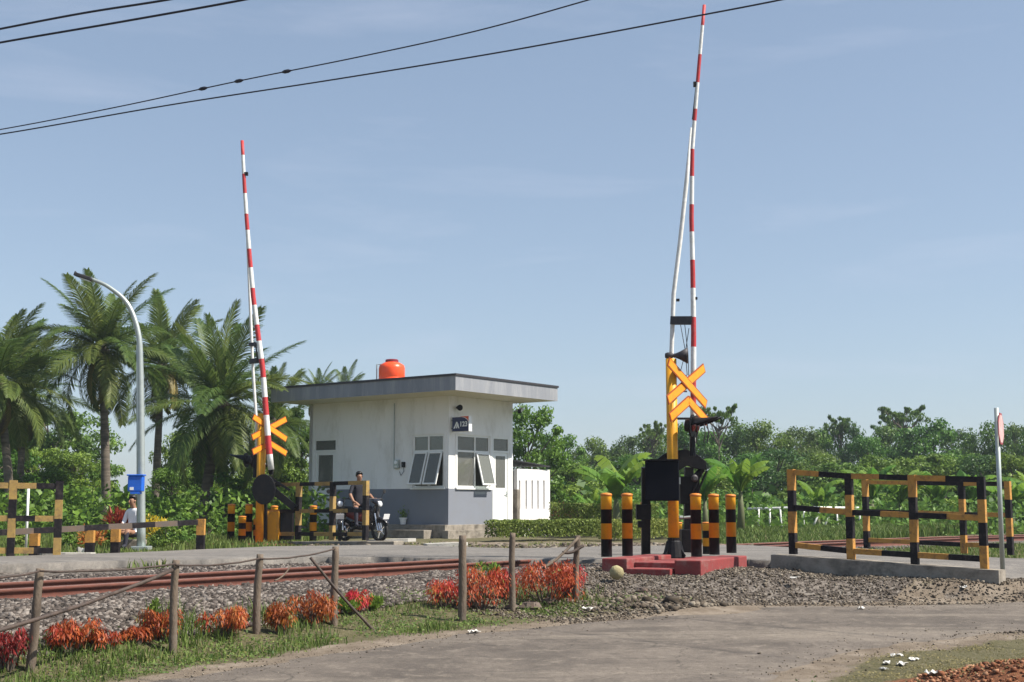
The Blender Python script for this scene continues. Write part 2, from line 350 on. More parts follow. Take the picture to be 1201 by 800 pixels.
# surface kinds: R grass, G gravel, B red soil
xf, yf = GX.ravel(), GY.ravel()
cc = (xf-P0.x)*NV.x+(yf-P0.y)*NV.y; tt = (xf-P0.x)*U.x+(yf-P0.y)*U.y
dF = -sdist(xf, yf, FR); nz = fbm(xf, yf, 1.3, 11)
drail = segdist(xf, yf, RAIL)
def sm(a, b, v): t = np.clip((v-a)/(b-a), 0, 1); return t*t*(3-2*t)
far = sm(-1.6, -2.6, cc) if False else None
def zones(x, y):
    cc = (x-P0.x)*NV.x+(y-P0.y)*NV.y; tt = (x-P0.x)*U.x+(y-P0.y)*U.y
    dF = -sdist(x, y, FR); dC = -sdist(x, y, CR); nz = fbm(x, y, 1.3, 11); dr = segdist(x, y, RAIL)
    side = cc > .3
    inpl = sdist(x, y, PL)
    grass = np.zeros_like(x); grav = np.zeros_like(x); soil = np.zeros_like(x)
    # strip by the bamboo fence
    a = sm(1.35, 1.75, cc+.5*(nz-.5))*(dF > 0)*sm(.15, .6, dF+.5*(nz-.5))*sm(.6, -.6, tt+2.2)
    grass = np.maximum(grass, a)
    grav = np.maximum(grav, sm(2.0, 1.6, dr+.3*(nz-.5))); grav = np.maximum(grav, (cc < 0)*(cc > -6)*(dC < 3)*(tt < 1)*(sdist(x, y, [(0, 20.9), (-2.1, 22), (-3.3, 22), (-4.7, 21), (-7.4, 19.2), (-12, 16.5), (-30, 12), (-30, -20), (-11, 5.7), (-5.3, 13.4)]) > -.4)*1.0)
    grav = np.maximum(grav, (dF > 0)*(cc > .3)*sm(-3.3, -2.2, tt+(nz-.5))*sm(.1, .5, dF)*(y < 23)*(x < 8.5))
    # verge, bottom right
    v = (dF > 0)*(cc > 6)*(y < 19)*sm(.1, .7, dF+.4*(nz-.5)); grass = np.maximum(grass, .42*v); grav = np.where(v > .2, 0, grav)
    h = onz(1215, 800, -.5); soil = np.maximum(soil, sm(1.25, .75, np.hypot(x-h.x, (y-h.y)*1.1)+.5*(nz-.5)))
    # beyond the crossing
    b = (dC > .2)*(cc < -1.5)*((tt > 1)|(cc < -7)|(y > 22.5)|(x < -9))*sm(1.6, 2.3, dr)*sm(.15, .55, nz+.1*(dC-1.2)); grass = np.maximum(grass, b)
    yard = sm(25.5, 26.5, y)*sm(35.5, 34.5, y)*sm(-5.5, -4.8, x)*sm(5.2, 4.4, x); grass = grass*(1-.9*yard)
    c = (dC > .3)*(x > 5)*(y > 21.5)*sm(1.2, 1.8, dr); grass = np.maximum(grass, c)
    return grass, grav, soil
R_, G_, B_ = zones(xf, yf)
go = npmesh('ground', np.stack([xf, yf, GZ.ravel()], 1), Q, [bpy.data.materials.new('ground_soil')], smooth=True)
ca = go.data.color_attributes.new('zone', 'FLOAT_COLOR', 'POINT')
ca.data.foreach_set('color', np.stack([R_, G_, B_, np.ones_like(R_)], 1).astype(np.float32).ravel())
tag(go, kind='structure')
def ground_mat(m):
    n, l, out = nt(m); b = n.new('ShaderNodeBsdfPrincipled'); l.new(b.outputs[0], out.inputs[0]); b.inputs['Roughness'].default_value = .95; b.inputs['Specular IOR Level'].default_value = .15
    tc = n.new('ShaderNodeTexCoord'); a = n.new('ShaderNodeAttribute'); a.attribute_name = 'zone'
    sp_ = n.new('ShaderNodeSeparateColor'); l.new(a.outputs['Color'], sp_.inputs[0])
    def noise(s_, d=6, r=.6):
        x = n.new('ShaderNodeTexNoise'); x.inputs['Scale'].default_value = s_; x.inputs['Detail'].default_value = d; x.inputs['Roughness'].default_value = r; l.new(tc.outputs['Object'], x.inputs['Vector']); return x.outputs[0]
    def ramp(f, *st):
        r = n.new('ShaderNodeValToRGB'); e = r.color_ramp.elements
        while len(e) < len(st): e.new(.5)
        for i, (p_, c_) in enumerate(st): e[i].position = p_; e[i].color = (*c_, 1)
        l.new(f, r.inputs[0]); return r.outputs[0]
    def mix(f, A, B):
        x = n.new('ShaderNodeMix'); x.data_type = 'RGBA'; l.new(f, x.inputs[0]); l.new(A, x.inputs['A']); l.new(B, x.inputs['B']); return x.outputs['Result']
    earth = ramp(noise(3, 8, .7), (.3, (.13, .1, .075)), (.5, (.2, .16, .12)), (.7, (.3, .25, .2)))
    n2 = noise(24, 8, .8)
    grass = ramp(n2, (.3, (.06, .06, .03)), (.5, (.11, .1, .05)), (.68, (.2, .17, .12)))
    vo = n.new('ShaderNodeTexVoronoi'); vo.inputs['Scale'].default_value = 26; l.new(tc.outputs['Object'], vo.inputs['Vector'])
    sepv = n.new('ShaderNodeSeparateColor'); l.new(vo.outputs['Color'], sepv.inputs[0])
    grav = ramp(sepv.outputs[0], (0, (.05, .042, .035)), (.5, (.12, .1, .085)), (1, (.24, .21, .18)))
    soil = ramp(noise(30, 6, .7), (.35, (.11, .045, .025)), (.55, (.22, .09, .045)), (.7, (.33, .18, .1)))
    def soft(ch):
        ad = n.new('ShaderNodeMath'); ad.operation = 'ADD'; nn = noise(9, 6, .7)
        s2 = n.new('ShaderNodeMath'); s2.operation = 'SUBTRACT'; s2.inputs[1].default_value = .5; l.new(nn, s2.inputs[0]); l.new(ch, ad.inputs[0]); l.new(s2.outputs[0], ad.inputs[1])
        mr = n.new('ShaderNodeMapRange'); mr.inputs[1].default_value = .35; mr.inputs[2].default_value = .65; l.new(ad.outputs[0], mr.inputs[0]); return mr.outputs[0]
    c = mix(soft(sp_.outputs[1]), earth, grav); c = mix(soft(sp_.outputs[0]), c, grass); c = mix(soft(sp_.outputs[2]), c, soil)
    l.new(c, b.inputs['Base Color'])
    bp = n.new('ShaderNodeBump'); bp.inputs['Strength'].default_value = .8; bp.inputs['Distance'].default_value = .03; l.new(noise(35, 8, .75), bp.inputs['Height']); l.new(bp.outputs[0], b.inputs['Normal'])
ground_mat(go.data.materials[0])

def road_mat(name, c0, c1, c2):
    m = bpy.data.materials.new(name); n, l, out = nt(m); b = n.new('ShaderNodeBsdfPrincipled'); l.new(b.outputs[0], out.inputs[0]); b.inputs['Roughness'].default_value = .85; b.inputs['Specular IOR Level'].default_value = .25
    tc = n.new('ShaderNodeTexCoord')
    def noise(s_, d=6, r=.6, st=None, rot=0):
        x = n.new('ShaderNodeTexNoise'); x.inputs['Scale'].default_value = s_; x.inputs['Detail'].default_value = d; x.inputs['Roughness'].default_value = r
        mp = n.new('ShaderNodeMapping'); mp.inputs['Rotation'].default_value = (0, 0, rot); mp.inputs['Scale'].default_value = st or (1, 1, 1)
        l.new(tc.outputs['Object'], mp.inputs[0]); l.new(mp.outputs[0], x.inputs['Vector']); return x.outputs[0]
    def mixc(f, A, B, lo=.4, hi=.62, k=1):
        mr = n.new('ShaderNodeMapRange'); mr.inputs[1].default_value = lo; mr.inputs[2].default_value = hi; mr.inputs[4].default_value = k; l.new(f, mr.inputs[0])
        x = n.new('ShaderNodeMix'); x.data_type = 'RGBA'; l.new(mr.outputs[0], x.inputs[0])
        for s_, v in (('A', A), ('B', B)):
            if isinstance(v, tuple): x.inputs[s_].default_value = (*v, 1)
            else: l.new(v, x.inputs[s_])
        return x.outputs['Result']
    c = mixc(noise(.9, 8, .7), c0, c1)
    c = mixc(noise(1.1, 6, .7, (.18, 1.6, 1), -.62), c, c2, .5, .66, .7)          # streaks stretched along the road, paler here, then darker
    c = mixc(noise(.55, 7, .75, (.35, 1.4, 1), -.5), c, tuple(x*.55 for x in c0), .55, .68, .55)
    c = mixc(noise(22, 6, .85), c, tuple(x*.7 for x in c0), .48, .62, .5)
    c = mixc(noise(60, 4, .8), c, tuple(x*.6 for x in c0), .45, .75, .6)
    c = mixc(noise(75, 3, .8), c, (.42, .39, .35), .64, .78, .6)
    vr = n.new('ShaderNodeTexVoronoi'); vr.feature = 'DISTANCE_TO_EDGE'; vr.inputs['Scale'].default_value = 1.5
    wv = n.new('ShaderNodeMix'); wv.data_type = 'VECTOR'; wv.inputs[0].default_value = .25; nc = n.new('ShaderNodeTexNoise'); nc.inputs['Scale'].default_value = 3; nc.inputs['Detail'].default_value = 6; l.new(tc.outputs['Object'], nc.inputs['Vector']); l.new(tc.outputs['Object'], wv.inputs['A']); l.new(nc.outputs['Color'], wv.inputs['B']); l.new(wv.outputs['Result'], vr.inputs['Vector'])
    cr = n.new('ShaderNodeMapRange'); cr.inputs[1].default_value = 0; cr.inputs[2].default_value = .012; cr.inputs[3].default_value = 1; cr.inputs[4].default_value = 0; l.new(vr.outputs['Distance'], cr.inputs[0])
    gm = n.new('ShaderNodeMath'); gm.operation = 'MULTIPLY'; gr = n.new('ShaderNodeMapRange'); gr.inputs[1].default_value = .5; gr.inputs[2].default_value = .6; gr.inputs[4].default_value = .75; l.new(noise(.7, 4, .6), gr.inputs[0]); l.new(cr.outputs[0], gm.inputs[0]); l.new(gr.outputs[0], gm.inputs[1])
    xk = n.new('ShaderNodeMix'); xk.data_type = 'RGBA'; xk.inputs['B'].default_value = (.04, .035, .03, 1); l.new(gm.outputs[0], xk.inputs[0]); l.new(c, xk.inputs['A']); c = xk.outputs['Result']
    c = mixc(noise(5, 8, .8), c, tuple(x*1.15 for x in c2), .52, .66, .5)
    c = mixc(noise(2.2, 8, .8), c, tuple(x*.62 for x in c0), .56, .64, .55)
    l.new(c, b.inputs['Base Color'])
    bp = n.new('ShaderNodeBump'); bp.inputs['Strength'].default_value = .6; bp.inputs['Distance'].default_value = .014; l.new(noise(70, 6, .8), bp.inputs['Height']); l.new(bp.outputs[0], b.inputs['Normal'])
    return m
M['asphalt'] = road_mat('old_asphalt', (.105, .088, .074), (.185, .155, .128), (.25, .212, .17))
M['crossroad'] = road_mat('crossing_asphalt', (.15, .138, .126), (.205, .187, .168), (.26, .235, .205))

# foreground road: its edge dips unevenly under the dust of the verge
def grid(x0, x1, y0, y1, st):
    ax = np.arange(x0, x1, st); ay = np.arange(y0, y1, st); X, Y = np.meshgrid(ax, ay); i = np.arange(X.size).reshape(X.shape)
    return X.ravel(), Y.ravel(), np.stack([i[:-1, :-1], i[:-1, 1:], i[1:, 1:], i[1:, :-1]], -1).reshape(-1, 4)
def compact(V, Q, keep):
    Q = Q[keep]; u, inv = np.unique(Q.ravel(), return_inverse=True); return V[u], inv.reshape(Q.shape)
X, Y, Qr = grid(-14, 14, 1, 24, .12)
sd = sdist(X, Y, FR); ed = sd+.35*(fbm(X, Y, 2.5, 21)-.5)+.1*(fbm(X, Y, 11, 22)-.5)
base = gz(X, Y)
Z = np.where(sd > 0, zR(Y), base)+np.clip(ed*.12, -.05, .014)
Vv, Qq = compact(np.stack([X, Y, Z], 1), Qr, (ed[Qr] > -.3).all(1)); tag(npmesh('foreground_road', Vv, Qq, M['asphalt'], smooth=True), kind='structure')
# crossing road slab with broken edges and a skirt
X, Y, Qr = grid(-32, 14, 11, 29.6, .14)
def csd(x, y): return sdist(x, y, CR)+.2*(fbm(x, y, 1.6, 31)-.5)
sd = csd(X, Y); keep = (sd[Qr] > -.1).all(1)
V2, Qq = compact(np.stack([X, Y, sd], 1), Qr, keep); X, Y, sd = V2.T
for _ in range(3):
    s0 = csd(X, Y); gxx = (csd(X+.02, Y)-s0)/.02; gyy = (csd(X, Y+.02)-s0)/.02; g2 = gxx**2+gyy**2+1e-6; kx = sd < 0
    X = np.where(kx, X-s0*gxx/g2, X); Y = np.where(kx, Y-s0*gyy/g2, Y)
fr = sdist(X, Y, FR); sdn = np.maximum(csd(X, Y), 0)
Z = zroad(X, Y)+.012; Z = np.where(fr > 0, zR(Y)+.02-np.clip(fr*.08, 0, .08), Z)+.012*np.clip(sdn, 0, 1)-.02*np.exp(-sdn*6)
E = np.concatenate([Qq[:, [0, 1]], Qq[:, [1, 2]], Qq[:, [2, 3]], Qq[:, [3, 0]]]); key = np.sort(E, 1); kk = key[:, 0].astype(np.int64)*len(X)+key[:, 1]; u_, ix, ct = np.unique(kk, return_index=True, return_counts=True); Eb = E[ix[ct == 1]]
nv = len(X); Vv = np.concatenate([np.stack([X, Y, Z], 1), np.stack([X, Y, Z-.2], 1)]); Qs = np.stack([Eb[:, 1], Eb[:, 0], Eb[:, 0]+nv, Eb[:, 1]+nv], 1)
tag(npmesh('crossing_road', Vv, np.concatenate([Qq, Qs]), M['crossroad']), kind='structure')

# ------------------------------------------------------------------ rails
def offset_line(P, d):
    T = np.gradient(P, axis=0); T = unit(T); return P+np.stack([T[:, 1], -T[:, 0]], 1)*d
prof = [(-.07, -.16), (.07, -.16), (.07, -.145), (.012, -.125), (.012, -.04), (.036, -.032), (.036, -.004), (.03, 0), (-.03, 0), (-.036, -.004), (-.036, -.032), (-.012, -.04), (-.012, -.125), (-.07, -.145)]
for d, lab in ((0, 'rusty red steel rail nearer the camera, running along the gravel bed'), (-1.067, 'rusty red steel rail of the track farther from the camera')):
    L = offset_line(RAIL, d); T = unit(np.gradient(L, axis=0)); Nn = np.stack([T[:, 1], -T[:, 0]], 1); k = len(prof)
    V = np.array([[L[i, 0]+Nn[i, 0]*a, L[i, 1]+Nn[i, 1]*a, b] for i in range(len(L)) for a, b in prof])
    Qf = []; mi = []
    for i in range(len(L)-1):
        for j in range(k):
            j2 = (j+1) % k; Qf.append((i*k+j, i*k+j2, (i+1)*k+j2, (i+1)*k+j)); mi.append(1 if j == 7 else 0)
    tag(npmesh('rail', V, Qf, [M['rail'], M['railtop']], mi=mi), lab, 'rail')

# ------------------------------------------------------------------ stones
def stones(name, X, Y, Z, S, m, lab=None, var=None, flat=.7):
    n = len(X); cube = np.array([[a, b, c] for c in (-1, 1) for b in (-1, 1) for a in (-1, 1)], float)*.5
    V = cube[None]*RNG.uniform(.55, 1.15, (n, 8, 3)); V[:, :, 2] *= flat
    a = RNG.uniform(0, 2*PI, n); t = RNG.uniform(-.7, .7, n); ca, sa = np.cos(a), np.sin(a); ct, st = np.cos(t), np.sin(t)
    Rm = np.zeros((n, 3, 3)); Rm[:, 0, 0] = ca; Rm[:, 0, 1] = -sa; Rm[:, 1, 0] = sa; Rm[:, 1, 1] = ca; Rm[:, 2, 2] = 1
    Rt = np.zeros((n, 3, 3)); Rt[:, 0, 0] = 1; Rt[:, 1, 1] = ct; Rt[:, 1, 2] = -st; Rt[:, 2, 1] = st; Rt[:, 2, 2] = ct
    V = np.einsum('nij,nkj->nki', Rm@Rt, V)*S[:, None, None]+np.stack([X, Y, Z], 1)[:, None]
    f = np.array([(0, 2, 3, 1), (4, 5, 7, 6), (0, 1, 5, 4), (2, 6, 7, 3), (0, 4, 6, 2), (1, 3, 7, 5)])
    Qs = (np.arange(n)[:, None, None]*8+f[None]).reshape(-1, 4)
    vv = RNG.random(n) if var is None else var
    o = npmesh(name, V.reshape(-1, 3), Qs, m, np.repeat(vv, 8)); return o
def stonemat(name, a, b, c):
    m = bpy.data.materials.new(name); n, l, out = nt(m); bs = n.new('ShaderNodeBsdfPrincipled'); l.new(bs.outputs[0], out.inputs[0]); bs.inputs['Roughness'].default_value = .9; bs.inputs['Specular IOR Level'].default_value = .2
    at_ = n.new('ShaderNodeAttribute'); at_.attribute_name = 'var'; r = n.new('ShaderNodeValToRGB'); e = r.color_ramp.elements; e.new(.5)
    for i, (p_, c_) in enumerate(((0, a), (.6, b), (1, c))): e[i].position = p_; e[i].color = (*c_, 1)
    l.new(at_.outputs['Fac'], r.inputs[0]); l.new(r.outputs[0], bs.inputs['Base Color']); return m
S_bal = stonemat('ballast_stone', (.03, .025, .022), (.095, .078, .068), (.25, .22, .195))
S_red = stonemat('red_rubble', (.1, .035, .02), (.24, .095, .045), (.4, .23, .14))
S_mud = stonemat('rubble_stone', (.045, .035, .025), (.115, .092, .07), (.25, .215, .17))
def scatter(n, poly_test, x0, x1, y0, y1):
    X = RNG.uniform(x0, x1, n); Y = RNG.uniform(y0, y1, n); k = poly_test(X, Y); return X[k], Y[k]
# ballast: dense near the camera side, thinner beyond
def t_c(n, t0, t1, c0, c1):
    t = RNG.uniform(t0, t1, n); c = RNG.uniform(c0, c1, n); return P0.x+U.x*t+NV.x*c, P0.y+U.y*t+NV.y*c
xs, ys = [], []
for n, a in ((42000, (-11.5, .6, .08, 1.85)), (12000, (-11.5, .4, -1.0, -.09)), (20000, (-11.5, .3, -3.6, -1.15))):
    x, y = t_c(n, *a); xs.append(x); ys.append(y)
X = np.concatenate(xs); Y = np.concatenate(ys)
# beyond the crossing the bed follows the bend of the rails
s_ = RNG.uniform(0, 1, 9000); ri = (s_*(60-36)+36); i0 = ri.astype(int); fr_ = ri-i0
off = RNG.choice([1, -1, 0], 9000); dd = np.where(off == 1, RNG.uniform(.08, 1.5, 9000), np.where(off == -1, RNG.uniform(-2.2, -1.15, 9000), RNG.uniform(-1, -.08, 9000)))
L0 = RAIL[i0]*(1-fr_[:, None])+RAIL[np.minimum(i0+1, len(RAIL)-1)]*fr_[:, None]; Tn = unit(RAIL[np.minimum(i0+1, len(RAIL)-1)]-RAIL[i0])
X = np.concatenate([X, L0[:, 0]+Tn[:, 1]*dd]); Y = np.concatenate([Y, L0[:, 1]-Tn[:, 0]*dd])
k = sdist(X, Y, CR) < -.02; X, Y = X[k], Y[k]
S = RNG.uniform(.022, .058, len(X))
tag(stones('ballast', X, Y, gz(X, Y)+S*.25, S, S_bal), 'grey crushed stone ballast around the rails', 'ballast', kind='stuff')
# gravel and rubble in front of the barrier and fence
X, Y = scatter(60000, lambda x, y: (sdist(x, y, FR) < -.02) & (sdist(x, y, CR) < -.05) & ((x-P0.x)*U.x+(y-P0.y)*U.y > -4) & ((x-P0.x)*NV.x+(y-P0.y)*NV.y > .6), -2.5, 7.5, 14, 22)
S = RNG.gamma(2.2, .0055, len(X))*.8+.009; m = onz(765, 700, -.25)
S = S*(1+1.7*np.exp(-(((X-m.x)/.9)**2+((Y-m.y)/.5)**2)))
tag(stones('rubble', X, Y, gz(X, Y)+S*.2, S, S_mud), 'loose grey gravel and rubble in front of the red island', 'rubble', kind='stuff')
X, Y = scatter(12000, lambda x, y: np.hypot(x-onz(1215, 800, -.5).x, y-onz(1215, 800, -.5).y) < 1.0+.5*(fbm(x, y, 2, 2)-.5), 2.6, 6.2, 9, 13)
S = RNG.gamma(2.2, .0055, len(X))+.008; tag(stones('red_soil', X, Y, gz(X, Y)+S*.2, S, S_red), 'reddish brick rubble heap at the edge of the road', 'rubble', kind='stuff')
# pebbles and crumbs along the road edges and the yard
X, Y = scatter(26000, lambda x, y: (np.abs(sdist(x, y, FR)) < .7*RNG.random(len(x))**1.5) & (y > 9), -5, 8.5, 9, 19.5)
S = RNG.gamma(2, .0028, len(X))+.004; Zp = np.where(sdist(X, Y, FR) > 0, zR(Y)+.012, gz(X, Y)); pe = stones('pebbles', X, Y, Zp+S*.2, S, S_mud); tag(pe, 'small pebbles strewn along both edges of the road', 'pebbles', kind='stuff')
X, Y = scatter(9000, lambda x, y: (sdist(x, y, CR) < -.1) & (sdist(x, y, CR) > -4), -5, 5.2, 26, 33)
S = RNG.gamma(2.2, .015, len(X))+.02; tag(stones('rubble', X, Y, gz(X, Y)+S*.2, S, S_mud), 'brown rubble on the yard in front of the white guard house', 'rubble', kind='stuff')

# ------------------------------------------------------------------ grass
def blades(name, X, Y, Z, H, W, m, lab, droop=.5, cat='grass'):
    n = len(X); a = RNG.uniform(0, 2*PI, n); lean = RNG.uniform(.1, droop, n)*H; b = RNG.uniform(0, 2*PI, n)
    side = np.stack([np.cos(a), np.sin(a), 0*a], 1)*(W/2)[:, None]; ld = np.stack([np.cos(b), np.sin(b), 0*b], 1)
    B = np.stack([X, Y, Z-.02], 1); Mi = B+ld*(lean*.35)[:, None]; Mi[:, 2] += H*.6; T = B+ld*lean[:, None]; T[:, 2] += H*RNG.uniform(.8, 1, n)
    V = np.stack([B-side, B+side, Mi+side*.8, Mi-side*.8, T+side*.12, T-side*.12], 1).reshape(-1, 3)
    o = np.arange(n)[:, None]*6; Qb = np.concatenate([o+np.array([[0, 1, 2, 3]]), o+np.array([[3, 2, 4, 5]])], 1).reshape(-1, 4)
    ob = npmesh(name, V, Qb, m, np.repeat(RNG.random(n), 6)); tag(ob, lab, cat, kind='stuff'); return ob
def pick(X, Y, ch): 
    z = zones(X, Y)[ch]; return z > RNG.random(len(X))*1.0
# strip along the bamboo fence: tufts
X, Y = scatter(90000, lambda x, y: pick(x, y, 0) & ((x-P0.x)*NV.x+(y-P0.y)*NV.y > .9) & (y < 19.5) & (fbm(x, y, 2.2, 41) > .33+.14*RNG.random(len(x))), -6, 2.5, 9, 19.5)
hh = fbm(X, Y, 1.4, 42); tmask = ((X-P0.x)*U.x+(Y-P0.y)*U.y)
H = np.clip(.03+.42*(hh-.42)+RNG.normal(0, .03, len(X)), .02, .3)*np.where(tmask > -5, .55, 1); H = H*sm(.0, .7, -sdist(X, Y, FR))+.02
H = H*(1+1.1*np.clip((fbm(X, Y, .8, 45)-.55)*5, 0, 1))
blades('grass', X, Y, gz(X, Y), H, np.full(len(X), .011), L_grass, 'green grass growing along the bamboo fence between gravel and road')
# bottom-right verge: short and sparse
X, Y = scatter(52000, lambda x, y: pick(x, y, 0) & ((x-P0.x)*NV.x+(y-P0.y)*NV.y > 5.5) & (fbm(x, y, 2.6, 44) > .4+.2*RNG.random(len(x))) & (y < 16), 1.5, 8, 8.8, 16)
blades('dry_grass', X, Y, gz(X, Y), RNG.uniform(.012, .04, len(X)), np.full(len(X), .009), L_dry, 'short dry grass on the verge at the bottom right')
# beyond the crossing, left
def far_region(x, y): return (sdist(x, y, CR) < -.25) & ((x-P0.x)*NV.x+(y-P0.y)*NV.y < -1.5) & (segdist(x, y, RAIL) > 1.8)
X, Y = scatter(60000, lambda x, y: far_region(x, y) & ((x < -5.2)) & (fbm(x, y, .9, 51) > .38), -22, -4.5, 20, 46)
H = .08+.35*np.clip(fbm(X, Y, .7, 52)-.3, 0, 1)*(1+.03*(Y-22)); blades('grass', X, Y, gz(X, Y), H, np.full(len(X), .025), L_grass, 'rough grass behind the low striped guard rail')
X, Y = scatter(90000, lambda x, y: far_region(x, y) & (x > 4.8) & (((y > 33) | (x > 10))), 4.5, 32, 29, 52)
H = (.2+.5*fbm(X, Y, .5, 53))*np.clip((Y-26)/16, .35, 1.0)*.9; blades('tall_grass', X, Y, gz(X, Y), H, np.full(len(X), .035), L_grass, 'tall grass beyond the rails on the right')
X, Y = scatter(24000, lambda x, y: (sdist(x, y, CR) < -.1) & (segdist(x, y, RAIL) > 1.2) & (x > 5.6) & (((x-P0.x)*U.x+(y-P0.y)*U.y) > 2), 5.4, 16, 19.5, 33)
blades('grass', X, Y, gz(X, Y), RNG.uniform(.03, .13, len(X)), np.full(len(X), .018), L_grass, 'low green grass around the rear striped fence')
X, Y = scatter(9000, lambda x, y: far_region(x, y) & (fbm(x, y, 1.2, 54) > .5), -6, 2, 28.5, 33)
blades('grass', X, Y, gz(X, Y), RNG.uniform(.03, .12, len(X)), np.full(len(X), .02), L_grass, 'sparse grass in front of the guard house')

# ------------------------------------------------------------------ guard house
HO = Vector((-1.85, 38.7, 0)); HRZ = math.atan2(.8, .6)
house = thing('guard_house', 'small white flat-roofed guard house with slate grey lower walls and an overhanging grey roof slab', 'guard house', HO, HRZ)
HX = Vector((.6, .8, 0)); HY = Vector((-.8, .6, 0))
def on_left(px, py):      # local (y, z) on the x=0 face
    d = ray(px, py); o = Vector((0, 0, CAMZ)); k = (HO-o).dot(HX)/d.dot(HX); p = o+d*k; return (p-HO).dot(HY), p.z
def on_right(px, py, yl=0):
    d = ray(px, py); o = Vector((0, 0, CAMZ)); k = ((HO+HY*yl)-o).dot(HY)/d.dot(HY); p = o+d*k; return (p-HO).dot(HX), p.z
HXL, HYL, HZ = 3.12, 5.75, 4.03
zd = 1.32                                   # height of the slate band
def wall_mesh(axis_, L, H, th, holes, z0, inner_sign, cuts_z=()):
    """wall in local coords; axis 'y': on plane x=0 running along y; axis 'x': on plane y=0 running along x"""
    us = sorted({0, L, *[h[0] for h in holes], *[h[1] for h in holes]}); zs = sorted({z0, H, *[h[2] for h in holes], *[h[3] for h in holes], *cuts_z})
    mb = MB()
    def P(u, d, z): return (d, u, z) if axis_ == 'y' else (u, d, z)
    def isho(i, j):
        if i < 0 or j < 0 or i >= len(us)-1 or j >= len(zs)-1: return True
        u, z = (us[i]+us[i+1])/2, (zs[j]+zs[j+1])/2
        return any(h[0] < u < h[1] and h[2] < z < h[3] for h in holes)
    for i in range(len(us)-1):
        for j in range(len(zs)-1):
            if isho(i, j): continue
            a, b, c, d = us[i], us[i+1], zs[j], zs[j+1]; mm = 1 if (d <= zd+.001) else 0
            mb.add([P(a, 0, c), P(b, 0, c), P(b, 0, d), P(a, 0, d)], [(0, 1, 2, 3)], mm)
            mb.add([P(a, th, c), P(b, th, c), P(b, th, d), P(a, th, d)], [(3, 2, 1, 0)], 2)
            for (ii, jj, q) in ((i-1, j, [(a, c), (a, d)]), (i+1, j, [(b, c), (b, d)]), (i, j-1, [(a, c), (b, c)]), (i, j+1, [(a, d), (b, d)])):
                if isho(ii, jj) and not (ii < 0 and inner_sign == 1): mb.add([P(q[0][0], 0, q[0][1]), P(q[1][0], 0, q[1][1]), P(q[1][0], th, q[1][1]), P(q[0][0], th, q[0][1])], [(0, 1, 2, 3)], mm)
    return mb
TH = .14
# openings, measured on the photograph
wy1, wz1 = on_left(484.5, 509); wy0, wz0 = on_left(520.5, 571.5)     # double window, left face
dy1, dz1 = on_left(368.5, 515); dy0, _ = on_left(395, 515)
rx0, rz1 = on_right(536, 511); rx1, rz0 = on_right(574.5, 571.5)
ex0, ez1 = on_right(578, 512.5); ex1, _ = on_right(597.5, 513)
PZ = .27
wz1 = rz1 = dz1 = ez1 = (wz1+rz1)/2; wz0 = rz0 = zd+.03
holesL = [(wy0, wy1, wz0, wz1), (dy0, dy1, PZ, dz1)]; holesR = [(rx0, rx1, rz0, rz1), (ex0, ex1, PZ, ez1)]
wall_mesh('y', HYL, HZ, TH, holesL, PZ, 1, (zd,)).build('wall', [M['wallwhite'], M['slate'], M['inner']], house)
wr = wall_mesh('x', HXL, HZ, TH, holesR, PZ, 1, (zd,))
o = wr.build('wall', [M['wallwhite'], M['slate'], M['inner']], house)
# beyond the door the right face is white to the ground
for p_, c_ in zip(o.data.polygons, [0]*len(o.data.polygons)):
    if p_.center.x > ex0-.02 and p_.material_index == 1: p_.material_index = 0
mb = MB(); mb.bb((HXL-TH, TH, PZ), (HXL, HYL-TH, HZ)); mb.build('wall', M['wallwhite'], house)
mb = MB(); mb.bb((0, HYL-TH, PZ), (HXL, HYL, HZ)); mb.build('wall', M['wallwhite'], house)
for q in (house.children[-1], house.children[-2]): pass
mb = MB(); mb.bb((TH, TH, PZ), (HXL-TH, HYL-TH, PZ+.02)); mb.build('floor', M['concrete'], house)
mb = MB(); mb.bb((TH, TH, 3.2), (HXL-TH, HYL-TH, 3.24)); mb.build('ceiling', M['soffit'], house)
mb = MB(); mb.bb((HXL-TH-.012, TH, PZ), (HXL-TH-.003, HYL-TH, 3.2)); mb.bb((TH, HYL-TH-.012, PZ), (HXL-TH-.012, HYL-TH-.003, 3.2)); mb.build('inner_wall', M['inner'], house)
# plinth with step
mb = MB(); mb.bb((-.22, -.06, -.2), (HXL+.1, HYL+.2, PZ)); mb.bb((-.34, -.28, -.2), (1.4, -.062, PZ-.16)); mb.bb((-.62, .4, -.2), (-.222, 3.2, .12))
mb.build('plinth', M['concrete'], house, bevel=.01)
# roof slab
OH = 1.36
mb = MB(); mb.bb((-OH, -OH, 4.03), (-OH+4.98, -OH+7.46, 4.48), 0)
rf = mb.build('roof', [M['fascia']], house)
rf.data.materials.append(M['soffit']); rf.data.materials.append(M['roofconc'])
for p_ in rf.data.polygons:
    if p_.normal.z < -.5: p_.material_index = 1
    if p_.normal.z > .5: p_.material_index = 2
mb = MB(); e = .03
for a, b in (((-OH-e, -OH-e), (-OH+4.98+e, -OH-.002)), ((-OH-e, -OH+7.462), (-OH+5.01, -OH+7.49)), ((-OH-e, -OH), (-OH-.002, -OH+7.46)), ((-OH+4.982, -OH), (-OH+5.01, -OH+7.46))):
    mb.bb((a[0], a[1], 4.44), (b[0], b[1], 4.5))
mb.build('roof_trim', M['darksteel'], house)
